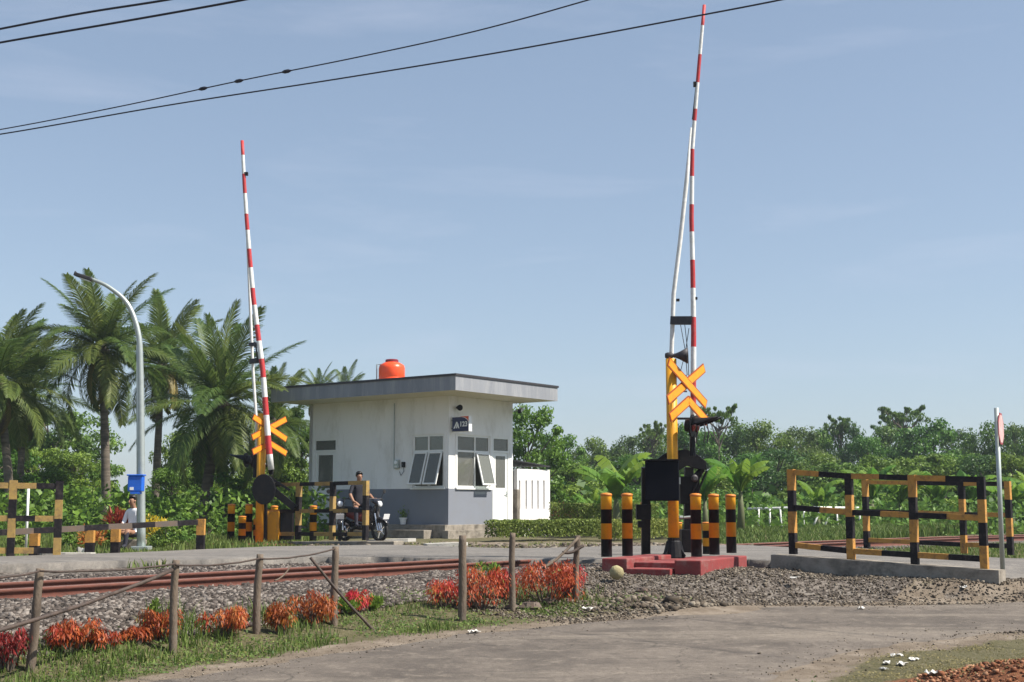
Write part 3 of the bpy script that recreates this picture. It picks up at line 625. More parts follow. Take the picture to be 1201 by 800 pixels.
# window units: frames, panes, open casements
def frame_unit(axis_, u0, u1, z0, z1, trans_z, mull, opens, name='window', fixed_dark=False):
    def P(u, d, z): return (d, u, z) if axis_ == 'y' else (u, d, z)
    def bar(mb, a, b, c, d, d0=.015, d1=.075): lo, hi = P(a, d0, c), P(b, d1, d); mb.bb(tuple(map(min, lo, hi)), tuple(map(max, lo, hi)))
    w = .055; mb = MB()
    bar(mb, u0, u0+w, z0, z1); bar(mb, u1-w, u1, z0, z1); bar(mb, u0+w, u1-w, z1-w, z1); bar(mb, u0+w, u1-w, z0, z0+w)
    bar(mb, u0+w, u1-w, trans_z-w/2, trans_z+w/2)
    for c in mull: bar(mb, c-w/2, c+w/2, z0+w, trans_z-w/2); bar(mb, c-w/2, c+w/2, trans_z+w/2, z1-w)
    f = mb.build('window', M['frame'], house)
    us = [u0+w]+[v for c in mull for v in (c-w/2, c+w/2)]+[u1-w]
    for i in range(0, len(us), 2):
        mb = MB(); bar(mb, us[i], us[i+1], trans_z+w/2, z1-w, .04, .046); mb.build('pane', glass, f)
        if i//2 in opens:                       # top-hung casement swung out
            H = trans_z-w/2-z0-w; ang = math.radians(opens[i//2]); cs = .045
            mid = (us[i]+us[i+1])/2; hw = (us[i+1]-us[i])/2
            X = Vector(P(1, 0, 0)); D = Vector(P(0, -math.sin(ang), -math.cos(ang))); N = X.cross(D)
            top = Vector(P(mid, -.01, trans_z-w/2-.01)); cm = MB()
            for s_ in (-1, 1): cm.box(top+X*(hw-cs/2)*s_+D*H/2, (cs, H, .035), X, D, N)
            for k_ in (cs/2, H-cs/2): cm.box(top+D*k_, (2*hw-2*cs, cs, .035), X, D, N)
            ca_ = cm.build('casement', M['frame'], f); pm = MB(); pm.box(top+D*H/2, (2*hw-2*cs, H-2*cs, .006), X, D, N); pm.build('pane', glass, f)
            st = MB(); st.tube([top+D*H*.98+X*hw*.8, Vector(P(mid+hw*.8, .03, z0+w+.1))], .008, 5); st.build('stay', M['steel'], f)
        else:
            mb = MB(); bar(mb, us[i], us[i+1], z0+w, trans_z-w/2, .04, .046); mb.build('pane', glass, f)
    mb = MB(); lo, hi = P(u0-.06, -.05, z0-.05), P(u1+.06, .012, z0-.003); mb.bb(tuple(map(min, lo, hi)), tuple(map(max, lo, hi))); mb.build('sill', M['frame'], f)
    mb = MB()
    for a, b, c, d in ((u0-.09, u0-.003, z0-.003, z1+.09), (u1+.003, u1+.09, z0-.003, z1+.09), (u0-.003, u1+.003, z1+.003, z1+.09)):
        lo, hi = P(a, -.02, c), P(b, .004, d); mb.bb(tuple(map(min, lo, hi)), tuple(map(max, lo, hi)))
    mb.build('surround', M['wallwhite'], f)
    return f
tz = on_left(500, 529)[1]
frame_unit('y', wy0, wy1, wz0, wz1, tz, [(wy0+wy1)/2], {0: 17, 1: 17})
rm = on_right(557.5, 540)[0]
frame_unit('x', rx0, rx1, rz0, rz1, tz, [rm], {1: 15})
def door_unit(axis_, u0, u1, z1, tz, flip=False):
    def P(u, d, z): return (d, u, z) if axis_ == 'y' else (u, d, z)
    def bar(mb, a, b, c, d, d0, d1): lo, hi = P(a, d0, c), P(b, d1, d); mb.bb(tuple(map(min, lo, hi)), tuple(map(max, lo, hi)))
    w = .055; d = MB()
    bar(d, u0, u0+w, PZ, z1, .01, .08); bar(d, u1-w, u1, PZ, z1, .01, .08); bar(d, u0+w, u1-w, z1-w, z1, .01, .08); bar(d, u0+w, u1-w, tz-w/2, tz+w/2, .01, .08)
    dr = d.build('door', M['frame'], house)
    mb = MB(); bar(mb, u0+w, u1-w, tz+w/2, z1-w, .04, .046); mb.build('pane', glass, dr)
    a, b = u0+w+.004, u1-w-.004; t = tz-w/2-.004; zm = 1.36; lf = MB()
    bar(lf, a, b, PZ+.01, zm, .03, .065); bar(lf, a, a+.12, zm, t, .03, .065); bar(lf, b-.12, b, zm, t, .03, .065); bar(lf, a+.12, b-.12, t-.1, t, .03, .065)
    bar(lf, a+.1, b-.1, PZ+.12, zm-.12, .024, .0295); lf.build('leaf', M['frame'], dr)
    mb = MB(); bar(mb, a+.12, b-.12, zm, t-.1, .045, .051); mb.build('pane', glass, dr)
    h = MB(); u = a+.06 if not flip else b-.06; h.tube([P(u, .03, 1.18), P(u, -.02, 1.18), P(u+(.1 if not flip else -.1), -.02, 1.18)], .011, 8); bar(h, u-.02, u+.02, 1.08, 1.26, .022, .0295); h.build('handle', M['steel'], dr)
door_unit('y', dy0, dy1, dz1, on_left(380, 529)[1]); door_unit('x', ex0, ex1, ez1, on_right(588, 530)[1], True)
# picture inside, seen through the right window
mb = MB(); mb.bb((1.5, HYL-TH-.05, 1.9), (1.95, HYL-TH-.013, 2.5)); mb.build('wall_picture', M['picture'], house)
# lamp, meter, conduit, camera
def wallthing(name, lab, cat, p): return thing(name, lab, cat, HO+HX*p[0]+HY*p[1]+Vector((0, 0, p[2])), HRZ)
y, z = on_left(463.5, 450); y2, z2 = on_left(463.5, 541)
mb = MB(); mb.tube([(-.02, y, 3.9), (-.02, y, z2-.05), (-.02, y-.1, z2-.1)], .016, 8); mb.build('conduit', M['steel'], house)
y, z = on_left(466.5, 544.5); t = wallthing('electric_meter', 'grey electric meter box with a glass dial on the white wall, below the conduit', 'meter', (0, y, z))
mb = MB(); mb.bb((-.09, -.1, -.13), (-.002, .1, .13)); mb.build('case', M['steel'], t, bevel=.012)
mb = MB(); mb.lathe((-.088, 0, .05), [(.0, 0), (.06, .004), (.055, .02), (0, .022)], 16, (-1, 0, 0)); mb.build('dial', M['lens'], t)
mb = MB(); mb.bb((-.1, -.05, -.1), (-.091, .05, -.05)); mb.build('label_plate', M['white'], t)
y, z = on_left(474, 545); t = wallthing('switch_box', 'small black switch box on the white wall, beside the electric meter', 'switch box', (0, y, z))
mb = MB(); mb.bb((-.07, -.055, -.08), (-.002, .055, .08)); mb.build('case', M['black'], t, bevel=.01)
mb = MB(); mb.bb((-.085, -.015, -.03), (-.071, .015, .03)); mb.build('lever', M['darksteel'], t)
mb = MB(); mb.tube([(-.03, -.0, -.08), (-.03, -.02, -.2), (-.03, .1, -.32), (-.03, .16, -.2)], .008, 6); mb.build('cable', M['wire'], t)
x, z = on_right(538.5, 478, -.12); t = wallthing('wall_siren', 'round black siren with a pale centre under the eave near the corner', 'siren', (x, 0, z))
mb = MB(); mb.tube([(0, -.02, 0), (0, -.1, 0)], [.03, .03], 8); mb.build('bracket', M['darksteel'], t)
mb = MB(); mb.lathe((0, -.1, 0), [(.05, 0), (.07, .02), (.09, .1), (.085, .105), (.05, .06), (.045, .05)], 20, (-.45, -.9, -.1)); mb.build('horn', M['black'], t, smooth=True)
mb = MB(); mb.lathe((-.03, -.16, -.005), [(0, 0), (.035, .0), (.025, .02), (0, .025)], 14, (-.45, -.9, -.1)); mb.build('driver', M['paleyellow'], t)
t = wallthing('security_camera', 'small dark security camera on a pale bracket at the right end of the white wall', 'camera', (HXL, 0, on_right(599, 482)[1]))
mb = MB(); mb.tube([(0, -.02, 0), (.0, -.12, 0), (.1, -.2, .02)], .018, 8); mb.build('bracket', M['steel'], t)
mb = MB(); mb.beam((.18, -.24, .06), (-.1, -.34, -.02), .09, .09); mb.build('body', M['white'], t, bevel=.012)
mb = MB(); mb.beam((-.1, -.34, -.02), (-.13, -.35, -.028), .1, .12); mb.build('lens', M['black'], t)
# low grey pier beside the door
mb = MB(); mb.bb((HXL+.1, -.1, -.1), (HXL+.24, .25, on_right(600, 574)[1])); mb.build('pier', M['concrete'], house, bevel=.008)

# projecting sign
sx0, sz1 = .14, 3.02
pz1 = at(540, 487.5, 38.3).z; pz0 = at(540, 505.8, 38.3).z
t = wallthing('projecting_sign', 'navy box sign with orange corner reading 123 at the guard house corner', 'sign', (sx0, 0, (pz1+pz0)/2))
hh = (pz1-pz0)/2; w0, w1 = -.07, -.70
mb = MB(); mb.bb((-.075, w1, -hh), (.075, w0, hh)); mb.build('case', M['signwhite'], t, bevel=.008)
mb = MB(); mb.bb((-.02, w0, hh*.45), (.02, -.004, hh*.6)); mb.bb((-.02, w0, -hh*.6), (.02, -.004, -hh*.45)); mb.build('bracket', M['darksteel'], t)
def yz(poly, x, name, m, thick=.004):
    b = MB(); b.prism([(-u, v) for u, v in poly], thick, (x, 0, 0), (0, -1, 0), (0, 0, 1)); return b.build(name, m, t)
# face plane x=-.077, u runs from w0 (left in view) to w1
W_ = .61; u0 = -w0+.01
def fu(a): return -(u0+a*W_)         # a 0..1 left to right
def fz(b): return -hh+.01+b*(2*hh-.02)
mb = MB(); pl = [(0, 0), (1, 0), (1, .52)]+[(1-.08*k-.0, .52+.48*(1-(1-k/6)**2)**.5*1.0) for k in range(1, 7)]+[(.3, 1), (0, 1)]
pl = [(0, 0), (1, 0), (1, .5)]+[(.5+.5*math.cos(a), .5+.46*math.sin(a)) for a in np.linspace(.15, PI/2, 8)]+[(0, .96)]
mb.prism([(-fu(a), fz(b)) for a, b in pl], .004, (-.079, 0, 0), (0, -1, 0), (0, 0, 1)); mb.build('navy_panel', M['navy'], t)
pl = [(1, .66)]+[(.52+.48*math.cos(a), .6+.38*math.sin(a)) for a in np.linspace(.25, PI/2, 8)]+[(.5, 1.0), (1, 1.0)]
mb = MB(); mb.prism([(-fu(a), fz(b)) for a, b in pl], .004, (-.0795, 0, 0), (0, -1, 0), (0, 0, 1)); mb.build('orange_corner', M['signorange'], t)
mb = MB()                                   # white italic wing emblem
for pl in ([(.08, .2), (.16, .2), (.34, .62), (.26, .66)], [(.22, .2), (.29, .22), (.34, .38), (.3, .5)], [(.36, .22), (.44, .2), (.38, .5), (.33, .6), (.31, .5)]):
    mb.prism([(-fu(a), fz(b)) for a, b in pl], .003, (-.0825, 0, 0), (0, -1, 0), (0, 0, 1))
mb.build('emblem', M['signwhite'], t)
def text(body, size, mtx_loc, X, Y, m, parent, name, ext=.002, bold=.0):
    cu = bpy.data.curves.new(name, 'FONT'); cu.body = body; cu.size = size; cu.extrude = ext; cu.align_x = 'CENTER'; cu.align_y = 'CENTER'; cu.offset = bold
    tmp = bpy.data.objects.new(name, cu); COL.objects.link(tmp); dg = bpy.context.evaluated_depsgraph_get()
    me = bpy.data.meshes.new_from_object(tmp.evaluated_get(dg)); COL.objects.unlink(tmp); bpy.data.objects.remove(tmp)
    X, Y = Vector(X).normalized(), Vector(Y).normalized(); Z = X.cross(Y)
    mm = Matrix((X, Y, Z)).transposed().to_4x4(); mm.translation = Vector(mtx_loc); me.transform(mm); me.materials.clear(); me.materials.append(m)
    o = bpy.data.objects.new(name, me); COL.objects.link(o); o.parent = parent; return o
text('123', .2, (-.0835, fu(.7), fz(.47)), (0, -1, 0), (0, 0, 1), M['signwhite'], t, 'lettering', bold=.006)

# water tank on the roof
def tank():
    p = at(459.5, 440, 40.2); t = thing('water_tank', 'orange plastic water tank with a dark lid on the guard house roof', 'water tank', (p.x, p.y, 4.48))
    mb = MB(); r = .4; mb.lathe((0, 0, 0), [(r*.93, 0), (r, .04), (r, .2), (r*.985, .21), (r*.985, .23), (r, .24), (r, .5), (r*.93, .6), (r*.6, .68), (r*.45, .7), (.001, .7)], 36); mb.build('shell', M['orange'], t, smooth=True)
    mb = MB(); mb.lathe((0, 0, .69), [(.2, 0), (.2, .07), (.17, .09), (.001, .095)], 24); mb.build('lid', M['maroon'], t, smooth=False)
    mb = MB(); mb.tube([(-.46, -.02, 0), (-.46, -.02, .62), (-.3, -.02, .63), (-.2, -.01, .6)], .018, 8); mb.build('pipe', M['steel'], t)
tank()
# annex wall with slots
AO = HO+HX*(HXL+.26)+HY*.02
an = thing('slotted_wall', 'sunlit white annex wall pierced by five narrow vertical slots, right of the guard house', 'wall', (AO.x, AO.y, 0), HRZ)
def on_plane(px, py, O):
    d = ray(px, py); o = Vector((0, 0, CAMZ)); k = (O-o).dot(HY)/d.dot(HY); p = o+d*k; return (p-O).dot(HX), p.z
L = on_plane(645, 580, AO)[0]; Ht = on_plane(625, 550.5, AO)[1]
sl = []
for px in (609.5, 617.2, 624.2, 631, 638):
    a = on_plane(px-.8, 580, AO)[0]; b = on_plane(px+.8, 580, AO)[0]; sl.append((a, b, on_plane(px, 597, AO)[1], on_plane(px, 563.5, AO)[1]))
_zd = zd; zd = -5
w = wall_mesh('x', L, Ht, .12, sl, -.15, 0).build('wall', [M['annex']]*3, an)
zd = _zd
mb = MB(); mb.bb((L-.12, .122, -.15), (L, 2.2, Ht)); mb.build('return_wall', M['annex'], an)
mb = MB(); mb.bb((.02, .3, Ht+.02), (L-.15, .33, Ht+.03)); mb.box((L*.42, 1.0, Ht+.2), (L*1.05, 2.2, .03), (1, 0, -.08), (0, 1, .02), (.08, -.02, 1)); mb.build('lean_to_roof', M['darksteel'], an)
mb = MB(); mb.tube([(.9, .5, -.1), (.9, .5, Ht+.16)], .025, 8); mb.build('post', M['steel'], an)
# flower pot on the plinth
y, _ = on_left(476, 610); pp = HO+HX*(-.12)+HY*y
t = thing('potted_plant', 'small green plant in a white pot on the plinth under the slate wall', 'potted plant', (pp.x, pp.y, PZ))
mb = MB(); mb.lathe((0, 0, .0), [(.075, 0), (.11, .17), (.125, .17), (.125, .2), (.105, .2), (.1, .16), (.001, .16)], 18); mb.build('pot', M['pot'], t, smooth=False)
n = 70; N, T_, S_ = rand_axes(n); C = RNG.normal(size=(n, 3))*[.07, .07, .08]+[0, 0, .3]; V, Qf, vv = leaves(C, unit(T_+[0, 0, .7]), S_, .1, .04, RNG.random(n)); npmesh('foliage', V, Qf, L_mid, vv, t)

# ------------------------------------------------------------------ striped fences
def stripe_bar(mb, a, b, w, h, n, first, up=(0, 0, 1)):
    a, b = Vector(a), Vector(b)
    for i in range(n): mb.beam(a.lerp(b, i/n), a.lerp(b, (i+1)/n), w, h, (first+i) % 2, up)
def striped_fence(name, label, bases, Hs, rails, w=.095, mats=None, plinth=None, first=0, group=None, nst=4, ext=None):
    mats = mats or [M['fadedyellow'], M['fadedblack']]
    t = thing(name, label, 'fence', bases[0], group=group); B = [Vector(b)-Vector(bases[0]) for b in bases]
    for i, b in enumerate(B):
        mb = MB(); h = Hs; f = (first+i) % 2
        d = (B[min(i+1, len(B)-1)]-B[max(i-1, 0)]); d.z = 0; d.normalize(); X = d; Y = Vector((-d.y, d.x, 0))
        for k in range(nst): z0 = h*(1-(k+1)/nst); z1 = h*(1-k/nst); mb.box(b+Vector((0, 0, (z0+z1)/2)), (w, w, z1-z0), X, Y, m=(f+k) % 2)
        mb.build('post', mats, t)
    for j, rz in enumerate(rails):
        mb = MB()
        for i in range(len(B)-1):
            a, c = B[i]+Vector((0, 0, rz)), B[i+1]+Vector((0, 0, rz)); d = (c-a).normalized(); a = a+d*(w/2+.001); c = c-d*(w/2+.001)
            stripe_bar(mb, a, c, w*.8, w*.8, 2, (first+j) % 2 if j != 1 else (first+1) % 2)
        if ext:
            d = (B[0]-B[1]).normalized(); a = B[0]+Vector((0, 0, rz))+d*w/2; stripe_bar(mb, a+d*ext, a, w*.8, w*.8, max(2, int(ext/.45)), 1)
        mb.build('rail', mats, t)
    return t
# right front fence (measured)
b0 = at(930.5, 650, 19.0); b3 = at(1155, 667.5, 17.45)
bs = [at(930.5, 650, 19.0), at(998.5, 657.5, 18.48), at(1073.5, 662.5, 17.95), at(1155, 667.5, 17.45)]
striped_fence('striped_fence', 'black and yellow striped tube fence on a concrete kerb at the right, nearest the road', bs, 1.2, (1.16, .66, .13), first=0)
d = (b3-b0); d.z = 0; d.normalize(); nrm = Vector((d.y, -d.x, 0))
if nrm.y > 0: nrm = -nrm
t = thing('concrete_kerb', 'rough grey concrete kerb under the front striped fence', 'kerb', (b0+b3)/2)
mb = MB(); a, c = b0-d*.28, b3+d*.22
n = 14; rw = []
for i in range(n+1):
    p = a.lerp(c, i/n); j = random.uniform(-.012, .012)
    rw.append([p+nrm*(.17+j)+Vector((0, 0, -.42)), p+nrm*(.15+j)+Vector((0, 0, random.uniform(-.012, 0))), p-nrm*.15+Vector((0, 0, random.uniform(-.008, 0))), p-nrm*.17+Vector((0, 0, -.42))])
vs = [v-Vector(t.location) for r in rw for v in r]; fs = []
for i in range(n):
    for k in range(3): fs.append((i*4+k, i*4+k+1, i*4+k+5, i*4+k+4))
fs += [(0, 1, 2, 3), (n*4+3, n*4+2, n*4+1, n*4)]
mb.add(vs, fs); mb.build('kerb', M['concrete'], t)
bs = [at(1017, 643.5, 24.4), at(1131, 649, 23.2), at(1185.5, 651.5, 22.7)]
bs = [Vector((p.x, p.y, g1(p.x, p.y)-.02)) for p in bs]
hz = at(1100, 568, 23.5).z-g1(bs[1].x, bs[1].y)
def fence_auto(name, label, pts, w=.095, **kw):
    """pts: (px, py_base, py_top, depth)"""
    bases = []; tops = []
    for px, pb, ptp, Y in pts: bases.append(at(px, pb, Y)); tops.append(at(px, ptp, Y).z)
    H = sum(t_-b.z for t_, b in zip(tops, bases))/len(bases)
    return striped_fence(name, label, bases, H, [H*f for f in kw.pop('rf', (.965, .54, .12))], w=w, **kw)
fence_auto('striped_fence', 'black and yellow striped tube fence on the grass between the front fence and the rails', [(1017, 643, 563, 24.4), (1131, 649, 564, 23.2), (1185.5, 651, 564.5, 22.7)], first=0)
fence_auto('striped_fence', 'weathered striped fence on a concrete kerb in front of the guard house and motorcycles', [(428.5, 633.5, 562.5, 30.6), (389.5, 633.5, 565, 31.2), (349.5, 633, 566.5, 31.8), (308, 633, 568, 32.4)], mats=[M['paleyellow'], M['fadedblack']], rf=(.97, .5, .1), w=.11)
fence_auto('striped_fence', 'two-post black and yellow striped fence at the left edge, end of the guard rail', [(12, 653, 565, 22.2), (66.5, 653, 562.5, 22.4)], mats=[M['paleyellow'], M['fadedblack']], rf=(.93, .5, .08), w=.12, ext=1.3)
# kerb under the left fence
a, c = at(288, 637, 32.6), at(468, 636, 30.4); t = thing('concrete_kerb', 'long low grey concrete kerb along the far side of the crossing, under the weathered striped fence', 'kerb', (a+c)/2)
mb = MB(); A, Cc = a-Vector(t.location), c-Vector(t.location); mb.beam(A+Vector((0, 0, -.1)), Cc+Vector((0, 0, -.1)), .4, .26); mb.build('kerb', M['concrete'], t, bevel=.02)
# low guard rail at the left
t = thing('guard_rail', 'low single-rail black and pale striped guard rail along the grass at the left', 'guard rail', at(235, 643, 25.6))
LO = Vector(t.location)
p1, p0_ = at(232, 612.5, 25.6), at(-25, 626, 22.6); mb = MB(); stripe_bar(mb, p0_-LO, p1-LO, .11, .1, 9, 1); mb.build('rail', [M['tin'], M['fadedblack']], t)
for px, pb, Y, f in ((235, 643, 25.6, 0), (135, 648, 24.3, 0), (105, 648, 24.0, 0), (40, 652, 23.2, 0)):
    b = at(px, pb, Y); k = (px+25)/257; top = p0_.lerp(p1, k).z+(.06 if px == 235 else -.05); mb = MB()
    hm = b.z+(top-b.z)*.45
    mb.box((b.x-LO.x, b.y-LO.y, (b.z-.1+hm)/2-LO.z), (.15, .12, hm-b.z+.1), m=1); mb.box((b.x-LO.x, b.y-LO.y, (top+hm)/2-LO.z), (.15, .12, top-hm), m=0); mb.build('post', [M['fadedyellow'], M['fadedblack']], t)

# ------------------------------------------------------------------ bollards
def make_bollard():
    t = thing('bollard', 'x', 'bollard'); mb = MB(); r = .078; H = .95
    zs = [0, .25, .47, .67, .88]
    rings = []
    for i in range(4): rings += [(r, zs[i]), (r, zs[i+1])]
    mb.tube([(0, 0, z) for _, z in rings], [q for q, _ in rings], 20, mfun=lambda i: 1 if (i//2) % 2 == 0 else 0, cap=False)
    mb.build('post', [M['yellow'], M['black']], t, smooth=True)
    mb = MB(); mb.lathe((0, 0, .88), [(r+.006, -.02), (r+.007, 0), (r+.002, .012), (r*.6, .022), (.001, .026)], 20); mb.build('cap', M['capred'], t, smooth=True)
    return t
bol = make_bollard(); first = True
# red island pieces (local frame along the track, parallel to the house)
BY = 19.9
def isl(px, py, Y): return at(px, py, Y)
i0 = onz(790, 655, .12)
t = thing('red_island', 'red painted concrete island around the right crossing barrier', 'traffic island', (i0.x, i0.y, 0))
IO = Vector(t.location)
def blk(pts, z0, z1):
    mb = MB(); n = len(pts); a = [Vector((p.x, p.y, z0))-IO for p in pts]; b = [Vector((p.x, p.y, z1))-IO for p in pts]
    mb.add(a+b, [tuple(range(n))[::-1], tuple(range(n, 2*n))]+[(i, (i+1) % n, (i+1) % n+n, i+n) for i in range(n)]); return mb
c1 = onz(822, 657.5, .11)                    # near corner of the right block
uu = Vector((.471, .882, 0)); vv_ = Vector((-.882, .471, 0))
blk([c1, c1+uu*1.95, c1+uu*1.95+vv_*.38, c1+vv_*.38], -.3, .11).build('kerb_block', M['redconc'], t, bevel=.015)
c2 = c1+vv_*1.07
blk([c2, c2+uu*1.75, c2+uu*1.75+vv_*.38, c2+vv_*.38], -.3, .115).build('kerb_block', M['redconc'], t, bevel=.015)
blk([c1+vv_*.385+uu*.25, c1+vv_*.385+uu*2.9, c2-vv_*.005+uu*2.9, c2-vv_*.005+uu*.25], -.3, .06).build('slab', M['redconc'], t, bevel=.01)
blk([c1+vv_*.4-uu*.1, c1+vv_*.4+uu*.245, c2-vv_*.05+uu*.245, c2-vv_*.05-uu*.15], -.3, -.01).build('step', M['redconc'], t, bevel=.01)
bl = [(817, 653, .11, 'bollard nearest the camera in the right row, at the front of the red island'), (838, 650.5, .11, 'middle of the three bollards in the right row on the red island'),
      (858, 648.5, .11, 'rearmost bollard at the right end of the red island'), (711.5, 653, .115, 'leftmost bollard on the red island, away from the barrier box'),
      (736, 652, .115, 'second bollard from the left on the red island')]
for px, py, z, lab in bl:
    p = onz(px, py, z); o = bol if first else copy_tree(bol); first = False
    o.location = p; o['label'] = 'striped '+lab; o['group'] = 'striped bollards around the barriers'; o.rotation_euler.z = random.random()*6
for px, Yd, sc_, lab in ((757.5, 22.2, 1, 'bollard half hidden behind the black barrier column'), (829.5, 22.6, .62, 'short bollard seen between the right-row bollards'), (795, 22.6, .62, 'short bollard just behind the yellow post')):
    p = at(px, 645, Yd); o = copy_tree(bol); o.location = (p.x, p.y, .0); o.scale = (1, 1, sc_); o['label'] = 'black and yellow '+lab; o['group'] = 'striped bollards around the barriers'
for px, py, Yd, sc_, lab in ((270.5, 635.5, 32, 1, 'bollard at the far left of the distant barrier'), (291, 635.5, 32, 1, 'bollard second from the left at the distant barrier'), (283.5, 637, 31.4, .7, 'short bollard in front of the left pair at the distant barrier'),
                          (301, 636, 31.9, .62, 'short bollard beside the distant counterweight'), (321, 636, 33.2, 1, 'bollard just right of the distant barrier post'), (367, 634, 33, .95, 'bollard behind the middle of the weathered fence')):
    p = at(px, py, Yd); o = copy_tree(bol); o.location = p; o.scale = (1.12, 1.12, sc_); o['label'] = 'black and yellow '+lab; o['group'] = 'striped bollards around the barriers'

# ------------------------------------------------------------------ crossing sign posts and barriers
def arm(mb, me_, O, X, Y, p, q, w=.15, th=.014, N=None):
    """rounded board from p to q in plane; mb face, me_ darker rim"""
    p, q = Vector(p), Vector(q); d = (q-p).normalized(); n = Vector((-d.y, d.x))
    for (m_, ww, e_, t_) in ((me_, w, 0, th), (mb, w-.04, -.02, th+.008)):
        c = [p-d*e_*1-n*ww/2, q+d*e_-n*ww/2, q+d*e_+n*ww/2, p-d*e_+n*ww/2]
        c = [(v.x, v.y) for v in c]; m_.prism(c, t_, O, X, Y)
def sign_post(name, label, base, top_z, Yd, crosses, radius=.082, lights=None, horn=None, side=1, flare=True, sc_=1.0, back=False):
    t = thing(name, label, 'crossing sign', base); B = Vector(base)
    H = top_z-B.z
    mb = MB(); mb.tube([(0, 0, 0), (0, 0, H)], radius, 18); mb.build('post', M['yellow'], t, smooth=True)
    if flare:
        mb = MB(); mb.lathe((0, 0, 0), [(.17, 0), (.17, .02), (radius+.03, .24), (radius+.012, .26), (radius+.012, .3), (0.01, .3)], 4 if False else 16); mb.build('base', M['black'], t)
        mb = MB()
        for k in range(4):
            a = PI/4+k*PI/2; mb.beam((math.cos(a)*.09, math.sin(a)*.09, .15), (math.cos(a)*.2, math.sin(a)*.2, .02), .012, .06)
        mb.build('gusset', M['black'], t)
    TX = Vector((.6, .8, 0))*1.0; TZ = Vector((0, 0, 1)); NN = Vector((.8, -.6, 0))*(-1 if back else 1)
    for ci, (cx, cz, w, h, kind) in enumerate(crosses):      # local offset along the track, height
        O = NN*(radius+.03+.03*ci)+TX*cx+TZ*(cz-B.z)
        f, e_ = MB(), MB()
        if kind == 'x': arm(f, e_, O+NN*.022, TX, TZ, (-w/2, h/2), (w/2, -h/2)); arm(f, e_, O, TX, TZ, (-w/2, -h/2), (w/2, h/2))
        else: arm(f, e_, O, TX, TZ, (-w/2, -h/2), (.02, h/2)); arm(f, e_, O+NN*.0, TX, TZ, (-.02, h/2), (w/2, -h/2))
        p = f.build('cross_board' if kind == 'x' else 'chevron_board', M['signyellow'], t); e_.build('rim', M['signedge'], p)
        if kind == 'x':
            g = MB(); g.tube([NN*radius*.6+TZ*(cz-B.z+.12), O+TZ*.12], .016, 6); g.tube([NN*radius*.6+TZ*(cz-B.z-.12), O-TZ*.12], .016, 6); g.build('bracket', M['darksteel'], t)
    return t
def hoods(t, O, N, X, n=2, gap=.34, r=.15, L=.34):
    """round black signal heads with long visors, looking along N"""
    N, X, O = Vector(N).normalized(), Vector(X), Vector(O)
    for i in range(n):
        c = O+X*(gap*(i-(n-1)/2)); Z = Vector((0, 0, 1))
        mb = MB(); mb.lathe(c, [(.03, -.12), (r*.75, -.1), (r*.8, -.02), (r*1.35, -.015), (r*1.35, .01), (r*.8, .012), (.01, .013)], 20, N); h = mb.build('signal_head', M['black'], t, smooth=False)
        mb = MB(); sidev = N.cross(Z).normalized(); upv = sidev.cross(N); rows = []
        for j in range(7):
            s_ = j/6; a0 = math.radians(12+62*s_)
            rows.append([c+N*(.01+L*s_)-upv*(.02*s_-.07*s_*s_)+sidev*math.cos(a)*r*(1-.12*s_)+upv*math.sin(a)*r*(1-.12*s_) for a in np.linspace(a0-.25, PI-a0+.25, 13)])
        vs = [v for rw_ in rows for v in rw_]; k = 13
        mb.add(vs, [(a*k+b, a*k+b+1, (a+1)*k+b+1, (a+1)*k+b) for a in range(6) for b in range(12)]); v = mb.build('visor', M['black'], h, smooth=True)
        sl_ = v.modifiers.new('thickness', 'SOLIDIFY'); sl_.thickness = .008
        mb = MB(); mb.lathe(c, [(r*.72, .014), (r*.68, .03), (.4*r, .05), (.001, .056)], 18, N); mb.build('lens', M['lensred'], h, smooth=True)
# right post
pb = onz(790.5, 654.5, .06); YR = pb.y
tz_ = at(786, 421, YR).z
cc_ = at(803, 450, YR); zc = cc_.z
s1 = sign_post('crossing_sign', 'tall yellow post with an orange-yellow cross board and chevron, at the right barrier', pb, tz_, YR,
               [(.26, at(803, 449, YR-.1).z+.01, 1.15, .58, 'x'), (.27, at(803, 479.5, YR-.1).z, 1.15, .3, 'v')])
S1 = Vector(s1.location)
mb = MB(); top = at(788, 417, YR)-S1; mb.lathe(top+Vector((-.1, .02, 0)), [(.035, 0), (.05, .03), (.05, .1), (.03, .12), (.035, .16), (.06, .22), (.125, .34), (.13, .35), (.11, .34), (.03, .2)], 20, (1, -.25, -.02)); mb.build('loudspeaker', M['darksteel'], s1, smooth=True)
mb = MB(); mb.tube([top+Vector((0, 0, 0)), (0, 0, tz_-S1.z-.02)], .02, 6); mb.build('bracket', M['darksteel'], s1)
ha = at(812, 500, YR)-S1
mb = MB(); mb.tube([(0, 0, at(800, 491, YR).z-S1.z), (ha.x+.02, ha.y+.0, at(800, 491, YR).z-S1.z)], .018, 8); mb.tube([(ha.x, ha.y, at(812, 491, YR).z-S1.z), (ha.x, ha.y, at(812, 535, YR).z-S1.z)], [.03, .05], 10)
mb.build('light_bracket', M['black'], s1)
hoods(s1, Vector((ha.x+.02, ha.y-.05, ha.z)), (.93, -.36, -.08), (.36*.8, .93*.8, 0), gap=.3, r=.125, L=.36)
mb = MB()
for dx in (.03, .15, .2): mb.tube([(ha.x+dx, ha.y-.1, ha.z+.1), (ha.x+dx+.03, ha.y-.1, ha.z-.1), (ha.x+dx+.01, ha.y-.08, ha.z-.25)], .009, 5)
mb.build('cable', M['darksteel'], s1)

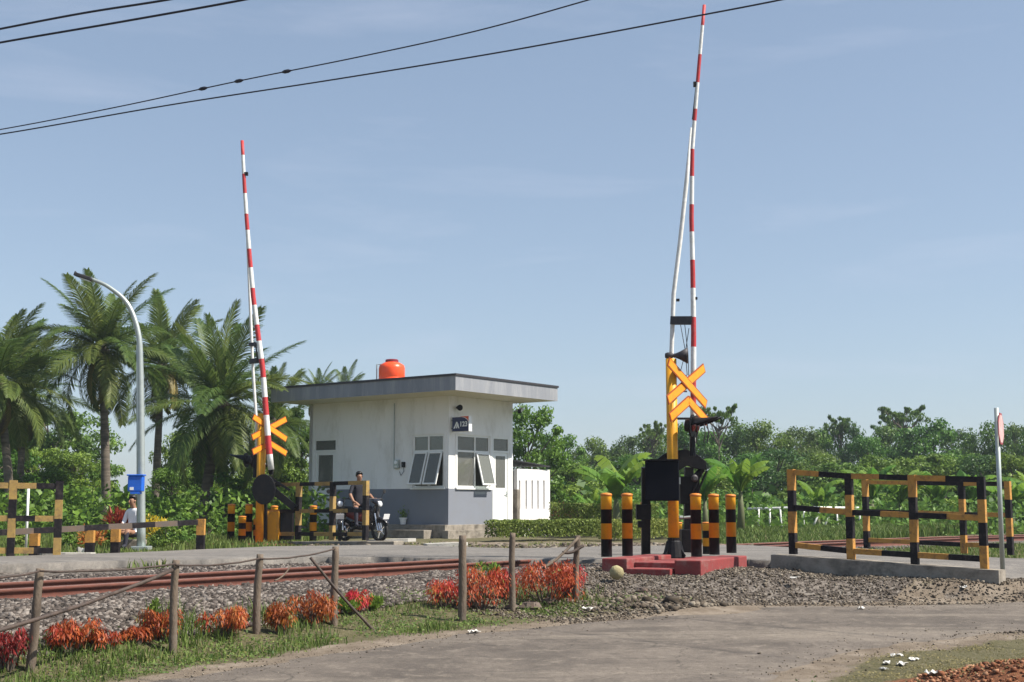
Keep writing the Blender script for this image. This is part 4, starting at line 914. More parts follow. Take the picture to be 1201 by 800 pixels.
def striped_tube(pts, rad, bands, name, parent, mats, seg=12):
    """pts polyline; bands = list of z where colour changes, starting with colour 0 (red)"""
    P = [Vector(p) for p in pts]; zs = sorted(set([p.z for p in P]+[b for b in bands if P[0].z < b < P[-1].z])); out = []; R = []
    def atz(z):
        for i in range(len(P)-1):
            if P[i].z <= z <= P[i+1].z+1e-9: return P[i].lerp(P[i+1], (z-P[i].z)/max(P[i+1].z-P[i].z, 1e-9))
        return P[-1]
    for z in zs:
        p = atz(z); r = rad(z)
        out.append(p); R.append(r)
    bs = sorted(bands)
    def mf(i):
        zm = (zs[i]+zs[i+1])/2; return sum(1 for b in bs if b < zm) % 2
    mb = MB(); mb.tube(out, R, seg, mfun=mf); return mb.build(name, mats, parent, smooth=True)

def barrier(name, label, org, Yb, boom_px, strut_px, bands_px, brace_py, braces, rb=.045, first_white=True):
    t = thing(name, label, 'barrier', org); O = Vector(org)
    L = lambda px, py, dy=0: at(px, py, Yb+dy)-O
    pts = sorted([L(px, py) for px, py in boom_px], key=lambda p: p.z)
    bz = [L(boom_px[0][0], py).z for py in bands_px]
    z0, z1 = pts[0].z, pts[-1].z
    mats = [M['white'], M['red']]
    striped_tube(pts, lambda z: rb*(1-.45*(z-z0)/(z1-z0)), bz, 'boom', t, mats)
    sp_ = sorted([L(px, py, .25) for px, py in strut_px], key=lambda p: p.z)
    mb = MB(); mb.tube(sp_, [.05]+[.036]*(len(sp_)-2)+[.02], 10); mb.build('support_pole', M['white'], t, smooth=True)
    for (x0, y0, x1, y1, w) in braces:
        mb = MB(); mb.beam(L(x0, y0, .25), L(x1, y1), w, w*1.3); mb.build('brace', M['darksteel'], t)
    return t, L
# right barrier
YB = YR+.75
rb_t, L = barrier('crossing_barrier', 'raised red and white crossing barrier with big black machine box on the red island', onz(783, 652, .03), YB,
    [(826, 6), (819.5, 80), (815, 135), (812, 175), (811, 256), (812.5, 320), (813.5, 390), (813, 480), (812, 540)],
    [(787, 540), (787.5, 415), (790, 345), (798, 280), (805, 215), (811, 150)],
    [30, 64, 97, 128, 142, 175, 207, 240, 272, 305, 338, 372, 407, 438, 474], None, [(788, 376, 813, 376, .1)], rb=.048)
# finial order: top band is red; wires between the poles
mb = MB()
for a, b, c in (((798, 380), (806, 440), .006), ((808, 385), (797, 440), .006), ((803, 380), (808, 450), .006)):
    mb.tube([L(*a), L((a[0]+b[0])/2+1.5, (a[1]+b[1])/2), L(*b)], c, 5)
mb.tube([L(817, 100), L(813, 138), L(812.5, 140)], .02, 6); mb.build('cable', M['darksteel'], rb_t)
mb = MB(); mb.box(L(815, 99), (.05, .05, .08)); mb.box(L(795, 352), (.05, .05, .04)); mb.box(L(816, 350), (.05, .05, .04)); mb.build('boom_lamp', M['black'], rb_t)
def machine(t, L, s=1.0, mir=False, box=True):
    """counterweight sector, column, motor box"""
    return
# motor box in front of the yellow post
BX = Vector((-.8, .6, 0)); BU = Vector((.6, .8, 0)); Lz = lambda px, py, Y: at(px, py, Y)-Vector(rb_t.location)
cbx = Lz(776.5, 564, YR-.28); z0, z1 = Lz(776, 587.5, YR-.3).z, Lz(776, 540.5, YR-.3).z
mb = MB(); mb.box((cbx.x+.0, cbx.y, (z0+z1)/2), (.5, .17, z1-z0), (.995, -.1, 0), (.1, .995, 0)); bx_ = mb.build('machine_box', M['blackbox'], rb_t, bevel=.015)
mb = MB(); mb.box((cbx.x, cbx.y-.005, z1+.012), (.55, .24, .02), (.995, -.1, 0), (.1, .995, 0)); mb.build('box_lid', M['black'], bx_)
mb = MB(); mb.box((cbx.x+.26, cbx.y-.03, (z0+z1)/2), (.02, .06, .1), (.995, -.1, 0), (.1, .995, 0)); mb.build('hasp', M['steel'], bx_)
mb = MB()
for zz in (z0+.12, z1-.12): mb.box((cbx.x+.14, cbx.y+.17, zz), (.12, .2, .06))
mb.build('box_bracket', M['black'], rb_t)
def pp_(px, py, Y): return Lz(px, py, Y)
def flatplate(t, L, poly, Y, th, name, m):
    vs = [L(px, py, Y) for px, py in poly]; n = len(vs); dv = Vector((0, th, 0)); mb = MB()
    mb.add(vs+[v+dv for v in vs], [tuple(range(n)), tuple(range(2*n-1, n-1, -1))]+[(i, i+n, (i+1) % n+n, (i+1) % n) for i in range(n)]); return mb.build(name, m, t, bevel=.006)
flatplate(rb_t, Lz, [(764, 548), (768, 541), (778, 533), (786, 529), (806, 527), (818, 533), (828, 541), (829, 551), (818, 550), (806, 546), (796, 552), (780, 552)], YR+.22, .1, 'counterweight', M['black'])
# columns and motor
def colm(t, a, b, w, d, name='column', m=None): mb = MB(); mb.beam(a, b, w, d); return mb.build(name, m or M['black'], t, bevel=.008)
colm(rb_t, pp_(757.5, 648, YR+.5), pp_(757.5, 548, YR+.3), .13, .13)
colm(rb_t, pp_(806.5, 648, YR+.55), pp_(808, 548, YR+.55), .13, .16)
mb = MB(); mb.box(pp_(754.5, 600.5, YR+.18), (.22, .16, .23)); mb.build('junction_box', M['black'], rb_t, bevel=.01)
mb = MB(); mb.box(pp_(752, 615, YR+.18), (.1, .1, .1)); mb.build('cable_gland', M['black'], rb_t)
mb = MB(); mb.box(pp_(808, 575, YR+.45), (.3, .26, .42), m=0); mb.tube([pp_(815, 560, YR+.3), pp_(824, 550, YR+.3)], .05, 12); mb.tube([pp_(808, 585, YR+.3), pp_(826, 548, YR+.28)], .022, 8); mb.tube([pp_(813, 590, YR+.3), pp_(829, 552, YR+.28)], .018, 8); mb.build('motor', M['black'], rb_t, bevel=.008)
mb = MB(); mb.lathe(pp_(814, 561, YR+.2), [(.001, 0), (.05, .01), (.055, .03), (.03, .05), (.001, .05)], 18, (0.2, -1, 0)); mb.build('pivot_wheel', M['darksteel'], rb_t)
mb = MB(); mb.box(pp_(806, 634, YR+.5), (.2, .3, .34)); mb.build('foot', M['black'], rb_t, bevel=.01)
mb = MB(); mb.tube([pp_(802, 607, YR+.2), pp_(815, 606, YR+.2)], .02, 8); mb.lathe(pp_(801, 607, YR+.2), [(.03, 0), (.03, .05), (.001, .06)], 10, (-1, 0, 0)); mb.build('crank', M['steel'], rb_t)

# left barrier
YL = 32.2; gl = -.05
pbL = at(318, 636, YL)
s2 = sign_post('crossing_sign', 'yellow post with yellow cross board and chevrons behind the distant raised barrier', pbL, at(318, 487, YL).z, YL,
    [(-.26, at(318, 503, YL).z, 1.1, .5, 'x'), (-.26, at(318, 526, YL).z, 1.1, .24, 'v')], radius=.1, flare=False)
lb_t, L = barrier('crossing_barrier', 'distant raised red and white crossing barrier, left of the guard house', at(304, 636, YL-.4), YL-.5,
    [(284, 165), (286.5, 215), (289.5, 260), (293, 303), (297, 348), (302.5, 391), (308, 432), (311.5, 477), (315, 522), (318, 551)],
    [(302, 556), (301, 500), (296.5, 430), (293.5, 360), (291, 300), (289, 262)],
    [182, 204, 227, 251, 270, 292, 314, 338, 358, 381, 400, 421, 443, 466, 487, 511, 533], None, [(293, 404, 305, 404, .07), (294, 424, 309, 422, .09)], rb=.075)
Ll = lambda px, py, Y: at(px, py, Y)-Vector(lb_t.location)
mb = MB()
for k in range(7): y_ = 385+k*5.5; mb.tube([Ll(297+k*.2, y_, YL-.4), Ll(303.5+k*.4, y_+1, YL-.5)], .012, 5)
mb.tube([Ll(300, 405, YL-.45), Ll(302, 420, YL-.45), Ll(299, 424, YL-.45)], .02, 5); mb.build('lacing', M['darksteel'], lb_t)
mb = MB(); mb.box(Ll(288.5, 204, YL-.5), (.1, .08, .08)); mb.build('boom_lamp', M['black'], lb_t)
cy = [(309+13.5*math.cos(a), 574-18*math.sin(a)) for a in np.linspace(0, 2*PI, 19)[:-1]]
flatplate(lb_t, Ll, cy, YL-.7, .14, 'counterweight', M['black'])
colm(lb_t, Ll(308, 636, YL-.3), Ll(308, 560, YL-.3), .2, .2); colm(lb_t, Ll(301, 560, YL-.3), Ll(301.5, 533, YL-.25), .16, .12, 'boom_clamp'); colm(lb_t, Ll(318, 556, YL-.45), Ll(317, 541, YL-.5), .1, .1, 'boom_clamp')
mb = MB(); mb.beam(Ll(320, 575, YL-.5), Ll(346, 596, YL-.5), .1, .16); mb.beam(Ll(316, 560, YL-.5), Ll(340, 575, YL-.45), .06, .06); mb.build('linkage', M['black'], lb_t)
mb = MB(); mb.bb(Ll(306, 636, YL-.2)+Vector((0, 0, 0)), Ll(330, 600, YL+.1)); mb.build('machine_box', M['yellow'], lb_t, bevel=.015)
mb = MB(); mb.box(Ll(337, 616, YL), (.28, .3, .7)); mb.build('motor', M['black'], lb_t, bevel=.01)
mb = MB(); mb.tube([Ll(304, 545, YL+.2), Ll(284, 545, YL+.2)], .03, 8); mb.build('light_bracket', M['black'], s2); 
for o_ in (s2.children[-1],):
    for v in o_.data.vertices: v.co = v.co+Vector(lb_t.location)-Vector(s2.location)
hoods(s2, at(293, 540, YL)-Vector(s2.location), (-.93, .2, -.05), (.3, .9, 0), gap=.36, r=.13, L=.4)
# plinth under left barrier
t = thing('red_island', 'dull red concrete pad under the distant left barrier and bollards', 'traffic island', at(290, 640, 32))
mb = MB(); mb.box((0, 0, -.02), (2.6, 1.6, .16), (.8, -.5, 0), (.5, .8, 0)); mb.build('slab', M['redconc'], t, bevel=.015)

# ------------------------------------------------------------------ trees
def tube_part(name, segs, m, parent):
    mb = MB()
    for pts, r in segs: mb.tube(pts, r, 8)
    return mb.build(name, m, parent, smooth=True)
def tree_proto(seed, n, leaf, lm, clumps, w=.42, h0=.12, top=1.0, spread=1.0, trunk=True, shape='dome', gap=.0):
    """unit-high tree; returns (crown mesh, trunk mesh)"""
    global RNG
    keep = RNG; RNG = np.random.default_rng(seed); rr = random.Random(seed)
    cs = []
    for i in range(clumps):
        for _ in range(60):
            z = h0+(top-h0)*rr.random(); a = rr.random()*2*PI
            if shape == 'dome': rad = w*math.sqrt(max(0, 1-((z-.45)/(top-.43))**2)) if z > .45 else w*(.75+.25*(z-h0)/(.45-h0+1e-6))
            elif shape == 'umbrella': z = top-.02-.13*rr.random(); rad = w
            elif shape == 'tall': rad = w*math.sqrt(max(.03, 1-abs((z-(h0+top)/2)/((top-h0)/2))**2.2))
            r = rad*math.sqrt(rr.random())
            if z+.02 < top: break
        cr = (.07+.08*rr.random())*spread*(1 if shape != 'umbrella' else .9)
        cs.append((r*math.cos(a), r*math.sin(a), z-cr*.5, cr))
    cs = np.array(cs); k = RNG.integers(0, clumps, n); c = cs[k]
    d = unit(RNG.normal(size=(n, 3))); rad = c[:, 3]*RNG.uniform(.45, 1.12, n)
    fl = .55 if shape != 'umbrella' else .25
    P = c[:, :3]+d*rad[:, None]*[1.15, 1.15, fl*1.3]
    N, T_, S_ = rand_axes(n, d+np.array([0, 0, .5]), .9)
    var = np.clip(.45+.22*RNG.normal(size=n)+.18*(RNG.normal(size=clumps)[k]), 0, 1)
    V, Q_, vv = leaves(P, T_, S_, leaf*RNG.uniform(.7, 1.4, n), leaf*.55*RNG.uniform(.7, 1.3, n), var)
    cm = npmesh('crown', V, Q_, lm, vv, link=False)
    mb = MB(); lean = rr.uniform(-.04, .04)
    tp = [(0, 0, -.03), (lean*.4, .01, .2), (lean, 0, .45), (lean*1.2, -.01, .7 if shape != 'umbrella' else .84)]
    mb.tube(tp, [.028, .02, .013, .006], 8)
    for j in range(0, clumps, max(1, clumps//14)):
        e = Vector(cs[j][:3]); z0 = min(max(.15, e.z-.25), .7) if shape != 'umbrella' else .55+.25*rr.random(); s_ = Vector((lean*z0/.5, 0, z0)); mb.tube([s_, s_.lerp(e, .5)+Vector((0, 0, -.02)), e], [.011, .007, .003], 6)
    tmp = mb.build('trunk', M['bark']); tm = tmp.data; COL.objects.unlink(tmp); bpy.data.objects.remove(tmp)
    RNG = keep
    return cm, tm
def put_tree(pr, name, label, cat, base, H, W, group, rot=None):
    t = thing(name, label, cat, base, random.random()*6.28 if rot is None else rot, group); 
    for nm, me in (('crown', pr[0]), ('trunk', pr[1])):
        o = bpy.data.objects.new(nm, me); COL.objects.link(o); o.parent = t
    t.scale = (W, W, H); return t
PR = {
 'dark1': tree_proto(1, 9000, .034, L_dark, 60), 'dark2': tree_proto(2, 9000, .035, L_blue, 54, w=.45), 'mid1': tree_proto(3, 8500, .038, L_mid, 56), 'mid2': tree_proto(4, 8000, .035, L_mid, 40, w=.4, h0=.2),
 'lite': tree_proto(5, 6500, .045, L_lite, 44, w=.45), 'airy': tree_proto(6, 6500, .034, L_mid, 42, w=.42, h0=.35, spread=.75), 'airy2': tree_proto(7, 6000, .035, L_dark, 30, w=.45, h0=.4, spread=.7),
 'umb': tree_proto(8, 2600, .035, L_dark, 34, w=.46, h0=.8, shape='umbrella', spread=.6), 'tall': tree_proto(9, 5000, .035, L_dark, 36, w=.25, h0=.15, shape='tall'),
 'shrub': tree_proto(10, 2600, .075, L_lite, 30, w=.45, h0=.02), 'shrubd': tree_proto(11, 2600, .07, L_mid, 30, w=.45, h0=.02)}
NAMES = {'dark1': ('dense dark green tree', 'broadleaf_tree'), 'dark2': ('bluish dark green tree', 'broadleaf_tree'), 'mid1': ('mid green bushy tree', 'broadleaf_tree'), 'mid2': ('loose mid green tree', 'broadleaf_tree'), 'lite': ('bright green leafy tree', 'broadleaf_tree'),
 'airy': ('airy green tree with sky showing through', 'broadleaf_tree'), 'airy2': ('airy dark tree with open branches', 'broadleaf_tree'), 'umb': ('flat-topped umbrella tree', 'umbrella_tree'), 'tall': ('narrow tall dark tree', 'broadleaf_tree'), 'shrub': ('bright green shrub', 'shrub'), 'shrubd': ('dark green shrub', 'shrub')}
def forest(lst, where, group, cat='tree'):
    for i, (kind, px, top, Y, wpx) in enumerate(lst):
        b = at(px, 592, Y); H = at(px, top, Y).z+.25; W = wpx/F*Y*(1.3 if cat == 'tree' and kind not in ('umb', 'tall') else 1.1)
        nm = NAMES[kind]
        put_tree(PR[kind], nm[1], nm[0]+' '+where, cat, (b.x, Y, -.25), H*1.0, W, group)
forest([('airy', 655, 505, 74, 70), ('dark1', 690, 511, 96, 62), ('mid1', 718, 521, 99, 60), ('dark2', 745, 509, 96, 60), ('tall', 741, 505, 97, 24), ('dark1', 778, 502, 90, 70), ('mid1', 812, 494, 84, 75), ('mid2', 846, 503, 92, 70), ('dark1', 870, 494, 85, 72),
        ('dark1', 905, 491, 80, 72), ('dark2', 940, 499, 86, 60), ('mid1', 962, 501, 90, 60), ('dark2', 990, 494, 90, 55), ('mid2', 1022, 506, 80, 60), ('dark1', 1052, 497, 86, 70), ('mid1', 1092, 489, 80, 76), ('dark2', 1126, 501, 84, 60),
        ('dark1', 1160, 493, 78, 66), ('dark2', 1196, 496, 80, 60), ('mid1', 1230, 492, 76, 66)], 'in the far tree line', 'trees in the far tree line on the right')
forest([('umb', 1062, 471, 88, 56), ('umb', 1046, 487, 92, 44), ('umb', 986, 484, 90, 36), ('umb', 843, 470, 70, 46), ('umb', 765, 491, 84, 34)], 'rising above the far tree line', 'umbrella trees above the tree line')
forest([('mid1', 672, 540, 60, 84), ('dark1', 712, 545, 62, 84), ('mid2', 752, 530, 60, 84), ('dark1', 792, 538, 62, 84), ('lite', 835, 548, 58, 80), ('dark1', 872, 530, 63, 90), ('dark2', 912, 525, 66, 90), ('dark1', 955, 530, 63, 84), ('lite', 996, 540, 60, 84),
        ('mid1', 1035, 532, 64, 84), ('lite', 1078, 530, 62, 84), ('mid2', 1118, 528, 63, 84), ('dark2', 1155, 532, 61, 84), ('mid1', 1196, 530, 60, 84), ('dark1', 1235, 530, 60, 84)], 'in the middle rank of trees', 'middle trees on the right')
forest([('shrubd', 668, 566, 50, 60), ('shrub', 700, 572, 49, 50), ('shrubd', 735, 570, 52, 60), ('shrub', 775, 574, 50, 54), ('shrubd', 812, 572, 52, 54), ('shrubd', 848, 572, 50, 50), ('shrubd', 884, 560, 52, 60), ('shrub', 925, 572, 50, 50), ('shrubd', 960, 564, 52, 60), ('shrub', 1000, 572, 50, 54), ('shrubd', 1035, 568, 52, 56),
        ('shrub', 1072, 572, 53, 50), ('shrubd', 1108, 566, 52, 60), ('shrub', 1140, 574, 53, 50), ('shrubd', 1178, 566, 52, 60), ('shrub', 1212, 570, 50, 56)], 'along the field beyond the rails', 'shrubs beyond the rails', 'shrub')
forest([('airy', 622, 470, 50, 84), ('shrubd', 660, 555, 47, 44)], 'behind the slotted white wall', 'trees beside the guard house')
# left side
forest([('airy2', -25, 490, 66, 90), ('airy', 18, 482, 68, 90), ('airy2', 55, 470, 66, 96), ('airy', 95, 480, 70, 90), ('mid2', 40, 520, 60, 80), ('mid2', 0, 515, 58, 80), ('mid2', 88, 525, 60, 70), ('mid2', 118, 540, 62, 46), ('mid1', 62, 545, 47, 60), ('lite', 20, 550, 46, 56), ('mid2', 200, 545, 47, 50), ('lite', 285, 540, 46, 50), ('airy', 205, 500, 66, 60), ('mid1', 235, 540, 56, 60), ('shrubd', 150, 573, 60, 60), ('airy', 222, 520, 64, 66), ('airy2', 250, 500, 62, 70), ('airy2', 330, 470, 56, 84), ('airy', 352, 492, 52, 66), ('mid1', 312, 520, 55, 66), ('lite', 338, 535, 50, 60)], 'behind the palms on the left', 'trees behind the palms')
forest([('shrubd', -10, 560, 50, 84), ('shrubd', 40, 565, 52, 80), ('shrub', 88, 572, 50, 66), ('shrubd', 128, 575, 52, 54), ('shrubd', 168, 580, 54, 44), ('shrub', 205, 572, 48, 54), ('shrubd', 262, 552, 42, 80), ('shrubd', 300, 566, 44, 50), ('shrubd', 345, 560, 46, 54), ('shrubd', 222, 585, 40, 40)], 'under the palms on the left', 'shrubs under the palms', 'shrub')
forest([('shrub', 210, 604, 31, 44), ('shrub', 270, 604, 34, 30), ('shrub', 195, 612, 29, 36), ('shrub', 120, 612, 30, 40), ('shrubd', 245, 598, 36, 34), ('shrub', 85, 618, 29, 36), ('shrub', 30, 618, 28, 40)], 'low beside the striped guard rail', 'low shrubs by the guard rail', 'shrub')
# far undergrowth as one mass
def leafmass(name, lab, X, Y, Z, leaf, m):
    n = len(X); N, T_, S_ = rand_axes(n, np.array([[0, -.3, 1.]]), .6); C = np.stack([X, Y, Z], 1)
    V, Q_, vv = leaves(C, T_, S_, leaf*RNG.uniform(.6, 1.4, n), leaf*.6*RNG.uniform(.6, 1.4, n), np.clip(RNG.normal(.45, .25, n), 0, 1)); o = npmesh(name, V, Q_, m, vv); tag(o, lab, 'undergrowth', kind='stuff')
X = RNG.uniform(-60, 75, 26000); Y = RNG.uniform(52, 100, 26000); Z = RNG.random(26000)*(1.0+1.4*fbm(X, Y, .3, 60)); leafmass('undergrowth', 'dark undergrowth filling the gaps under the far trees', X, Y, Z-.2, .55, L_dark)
k = RNG.random(16000); X = RNG.uniform(2, 36, 16000); Y = RNG.uniform(41, 52, 16000); Z = RNG.random(16000)**1.5*(.6+1.2*fbm(X, Y, .6, 61)); leafmass('undergrowth', 'leafy green undergrowth beyond the rails on the right', X, Y, Z-.15, .2, L_lite)
X = RNG.uniform(-22, -5, 14000); Y = RNG.uniform(38, 50, 14000); Z = RNG.random(14000)**1.4*(.7+1.3*fbm(X, Y, .6, 62)); leafmass('undergrowth', 'dark green undergrowth among the palm trunks', X, Y, Z-.15, .2, L_mid)

X, Y = scatter(70000, lambda x, y: pick(x, y, 0) & ((x-P0.x)*NV.x+(y-P0.y)*NV.y > 1.2) & (y < 19.5) & (x < 3) & (fbm(x, y, 1.7, 81) > .4+.15*RNG.random(len(x))), -6, 2.5, 9, 19.5)
n_ = len(X); Z = gz(X, Y)+RNG.random(n_)**2*.1*fbm(X, Y, 1.5, 83)+.005; N, T_, S_ = rand_axes(n_, np.array([[0, -.3, 1.]]), 1.2); V, Q_, vv = leaves(np.stack([X, Y, Z], 1), T_, S_, RNG.uniform(.02, .05, n_), RNG.uniform(.012, .026, n_), RNG.random(n_)); tag(npmesh('ground_cover', V, Q_, L_weed, vv), 'creeping broadleaf weeds in the grass strip by the bamboo fence', 'ground cover', kind='stuff')
X, Y = scatter(60000, lambda x, y: pick(x, y, 0) & ((x-P0.x)*NV.x+(y-P0.y)*NV.y > 5.5) & (fbm(x, y, 2.2, 84) > .36+.2*RNG.random(len(x))) & (y < 16), 1.5, 8, 8.8, 16)
n_ = len(X); Z = gz(X, Y)+RNG.random(n_)**2*.02+.003; N, T_, S_ = rand_axes(n_, np.array([[0, -.3, 1.]]), 1.2); V, Q_, vv = leaves(np.stack([X, Y, Z], 1), T_, S_, RNG.uniform(.012, .035, n_), RNG.uniform(.006, .014, n_), RNG.random(n_)); tag(npmesh('ground_cover', V, Q_, L_dry, vv), 'dry leaf litter and creeping weeds on the verge at the bottom right', 'ground cover', kind='stuff')

# hedge rows
def hedge(label, a, b, w, h, n, lm=L_hedge):
    a, b = Vector(a), Vector(b); t = thing('hedge', label, 'hedge', (a+b)/2); d = (b-a); Lh = d.length; d.normalize(); ang = math.atan2(d.y, d.x)
    x = RNG.uniform(-Lh/2, Lh/2, n); y = RNG.uniform(-w/2, w/2, n); z = h*(1-RNG.random(n)**2*.9)
    k = RNG.random(n) < .45; y = np.where(k, np.sign(y)*w/2*RNG.uniform(.85, 1.1, n), y); z = np.where(k, RNG.random(n)*h, z)
    z = z*(.9+.25*fbm(x+a.x, y+a.y, 2.5, 70)); C = np.stack([x*math.cos(ang)-y*math.sin(ang), x*math.sin(ang)+y*math.cos(ang), z], 1)
    N, T_, S_ = rand_axes(n, np.array([[0, -.4, .9]]), .6); V, Q_, vv = leaves(C, T_, S_, .07*RNG.uniform(.7, 1.4, n), .045, np.clip(.2+.75*z/h*RNG.uniform(.4, 1.2, n), 0, 1)*0+np.clip(RNG.normal(.5, .27, n), 0, 1))
    npmesh('foliage', V, Q_, lm, vv, t); mb = MB()
    for i in range(int(Lh/.35)): px_ = -Lh/2+i*.35+random.uniform(-.1, .1); mb.tube([(px_*math.cos(ang), px_*math.sin(ang), 0), (px_*math.cos(ang)+random.uniform(-.08, .08), px_*math.sin(ang), h*.8)], [.012, .006], 5)
    o = mb.build('stems', M['bark'], t); o['kind'] = 'stuff'
hedge('clipped low yellow-green hedge in front of the slotted white wall', at(576, 629, 35.3), at(705, 629, 37.5), .6, .42, 9000)
hedge('second clipped hedge row behind the first, right of the slotted white wall', at(648, 612, 41), at(768, 612, 42), .7, .55, 7000)
hedge('clipped hedge behind the black barrier column and right bollards', at(712, 632, 36), at(782, 630, 39), .6, .5, 5000)

# coconut palms
def frond_mesh(L, droop, seed, lm, n=96, lw=.03, ll=.78, old=0):
    r = np.random.default_rng(seed); P = []; tpar = np.linspace(0, 1, 14)
    # rachis in the x-z plane, starting upward at angle 0 (direction +x after pitch)
    ang = 0; p = np.array([0., 0., 0.]); pts = [p.copy()]
    for i in range(13):
        a = -droop*(i/12)**1.5; st = L/13; p = p+np.array([math.cos(a)*st, 0, math.sin(a)*st]); pts.append(p.copy())
    pts = np.array(pts); V = []; Qf = []; var = []
    def add(quad, v): o = len(V); V.extend(quad); Qf.append((o, o+1, o+2, o+3)); var.extend([v]*4)
    for i in range(13):          # rachis as a flat-ish keel (three sides)
        w0, w1 = .035*(1-i/14)+.006, .035*(1-(i+1)/14)+.006; a, b = pts[i], pts[i+1]
        add([a+[0, w0, 0], b+[0, w1, 0], b+[0, 0, -w1], a+[0, 0, -w0]], .85); add([a-[0, w0, 0], b-[0, w1, 0], b+[0, 0, -w1], a+[0, 0, -w0]], .85); add([a+[0, w0, 0], b+[0, w1, 0], b-[0, w1, 0], a-[0, w0, 0]], .8)
    for k in range(n):
        t = .1+.89*(k/(n-1)); f = t*13; i = min(int(f), 12); a = pts[i]*(1-(f-i))+pts[i+1]*(f-i); tg = pts[i+1]-pts[i]; tg = tg/np.linalg.norm(tg)
        le = ll*math.sin(PI*min(1, .16+.8*t))**.6*(1-.25*t)*L/3.2
        for s_ in (-1, 1):
            fw = .55+.5*t+r.normal(0, .08); sd = np.array([0, s_, 0]); up = np.array([-tg[2], 0, tg[0]])
            d = tg*fw+sd*1.0+up*(.28+r.normal(0, .1))-np.array([0, 0, .12+old*.9]); d /= np.linalg.norm(d)
            m1 = a+d*le*.5; dd = d+np.array([0, 0, -.55-old-r.random()*.35]); dd /= np.linalg.norm(dd); m2 = m1+dd*le*.5
            wv = np.cross(d, up); wv /= np.linalg.norm(wv)+1e-6; wv = wv*lw*L/3.2*.5; v = np.clip(r.normal(.42, .2), 0, 1)
            add([a-wv*.6, a+wv*.6, m1+wv, m1-wv], v); add([m1-wv, m1+wv, m2+wv*.15, m2-wv*.15], v)
    return npmesh('frond', V, Qf, lm, var, link=False)
FR_ = [frond_mesh(3.2, .75, 1, L_palm), frond_mesh(3.2, 1.15, 2, L_palm), frond_mesh(3.2, .45, 3, L_palm), frond_mesh(3.0, 1.6, 4, L_palm), frond_mesh(2.7, 1.5, 5, L_palmy, old=.7)]
def palm(label, base_px, base_py, cx, cy, Y, size, n=24, seed=0, rtr=.17):
    n = int(n*1.45)
    rr = random.Random(seed); c = at(cx, cy, Y); bx = at(base_px, base_py, Y); b = Vector((bx.x, Y, -.15))
    t = thing('coconut_palm', label, 'palm', b, group='coconut palms on the left'); C = c-b
    mb = MB(); k = 16; pts = []; rs = []
    for i in range(k+1):
        f = i/k; p = Vector((C.x*f**1.5, C.y*f, C.z*f)); pts.append(p); rs.append(rtr*(1.5-.5*min(1, f*6))*(1-.3*f)*(1+.05*(i % 2)))
    mb.tube(pts, rs, 12); mb.build('trunk', M['palmbark'], t, smooth=True)
    mb = MB()
    for i in range(9):
        a = rr.random()*6.28; mb.lathe(C+Vector((math.cos(a)*.22, math.sin(a)*.22, -.18-.18*rr.random())), [(.001, -.13), (.09, -.09), (.13, 0), (.1, .09), (.001, .14)], 8)
    o = mb.build('coconuts', M['coconut'], t, smooth=True); o['kind'] = 'stuff'
    mb = MB(); mb.lathe(C, [(rtr*.8, -.5), (rtr*1.5, -.25), (rtr*1.7, 0), (rtr*.9, .3), (.02, .6)], 12); mb.build('crownshaft', M['palmbark'], t, smooth=True)
    for i in range(n):
        f = i/(n-1); yaw = i*2.39996+rr.uniform(-.2, .2); pitch = math.radians(84-142*f**.9+rr.uniform(-8, 8))
        me = FR_[2] if f < .25 else FR_[rr.choice([0, 1])] if f < .75 else FR_[rr.choice([1, 3, 4 if f > .78 else 1])]
        o = bpy.data.objects.new('frond', me); COL.objects.link(o); o.parent = t
        s_ = size/3.2*rr.uniform(.88, 1.12)*(1.0 if f < .85 else .85)
        o.matrix_basis = Matrix.Translation(C+Vector((0, 0, .12)))@Matrix.Rotation(yaw, 4, 'Z')@Matrix.Rotation(-pitch, 4, 'Y')@Matrix.Rotation(rr.uniform(-.5, .5), 4, 'X')@Matrix.Diagonal((s_, s_, s_, 1))
    return t
palm('tall coconut palm with a yellowing frond, left of the street lamp', 124, 620, 119, 412, 46, 3.0, 30, 1, .17)
palm('coconut palm at the left edge of the picture, cut by the frame', 12, 625, -2, 452, 44, 2.9, 26, 2, .16)
palm('low coconut palm with drooping grey-green fronds, second from the left edge', 21, 625, 28, 470, 52, 2.9, 26, 3, .15)
palm('coconut palm just right of the street lamp', 181, 612, 190, 432, 50, 2.9, 28, 4, .16)
palm('broad coconut palm directly left of the distant raised barrier', 238, 612, 258, 478, 42, 3.15, 30, 5, .2)
palm('coconut palm whose tips show above the roof of the guard house', 388, 612, 374, 466, 60, 1.5, 18, 6, .13)
palm('small coconut palm beside the other one behind the guard house roof', 404, 612, 405, 467, 60, 1.55, 16, 7, .13)
palm('coconut palm half hidden behind the distant barrier and the house corner', 318, 612, 322, 500, 50, 2.4, 20, 8, .15)

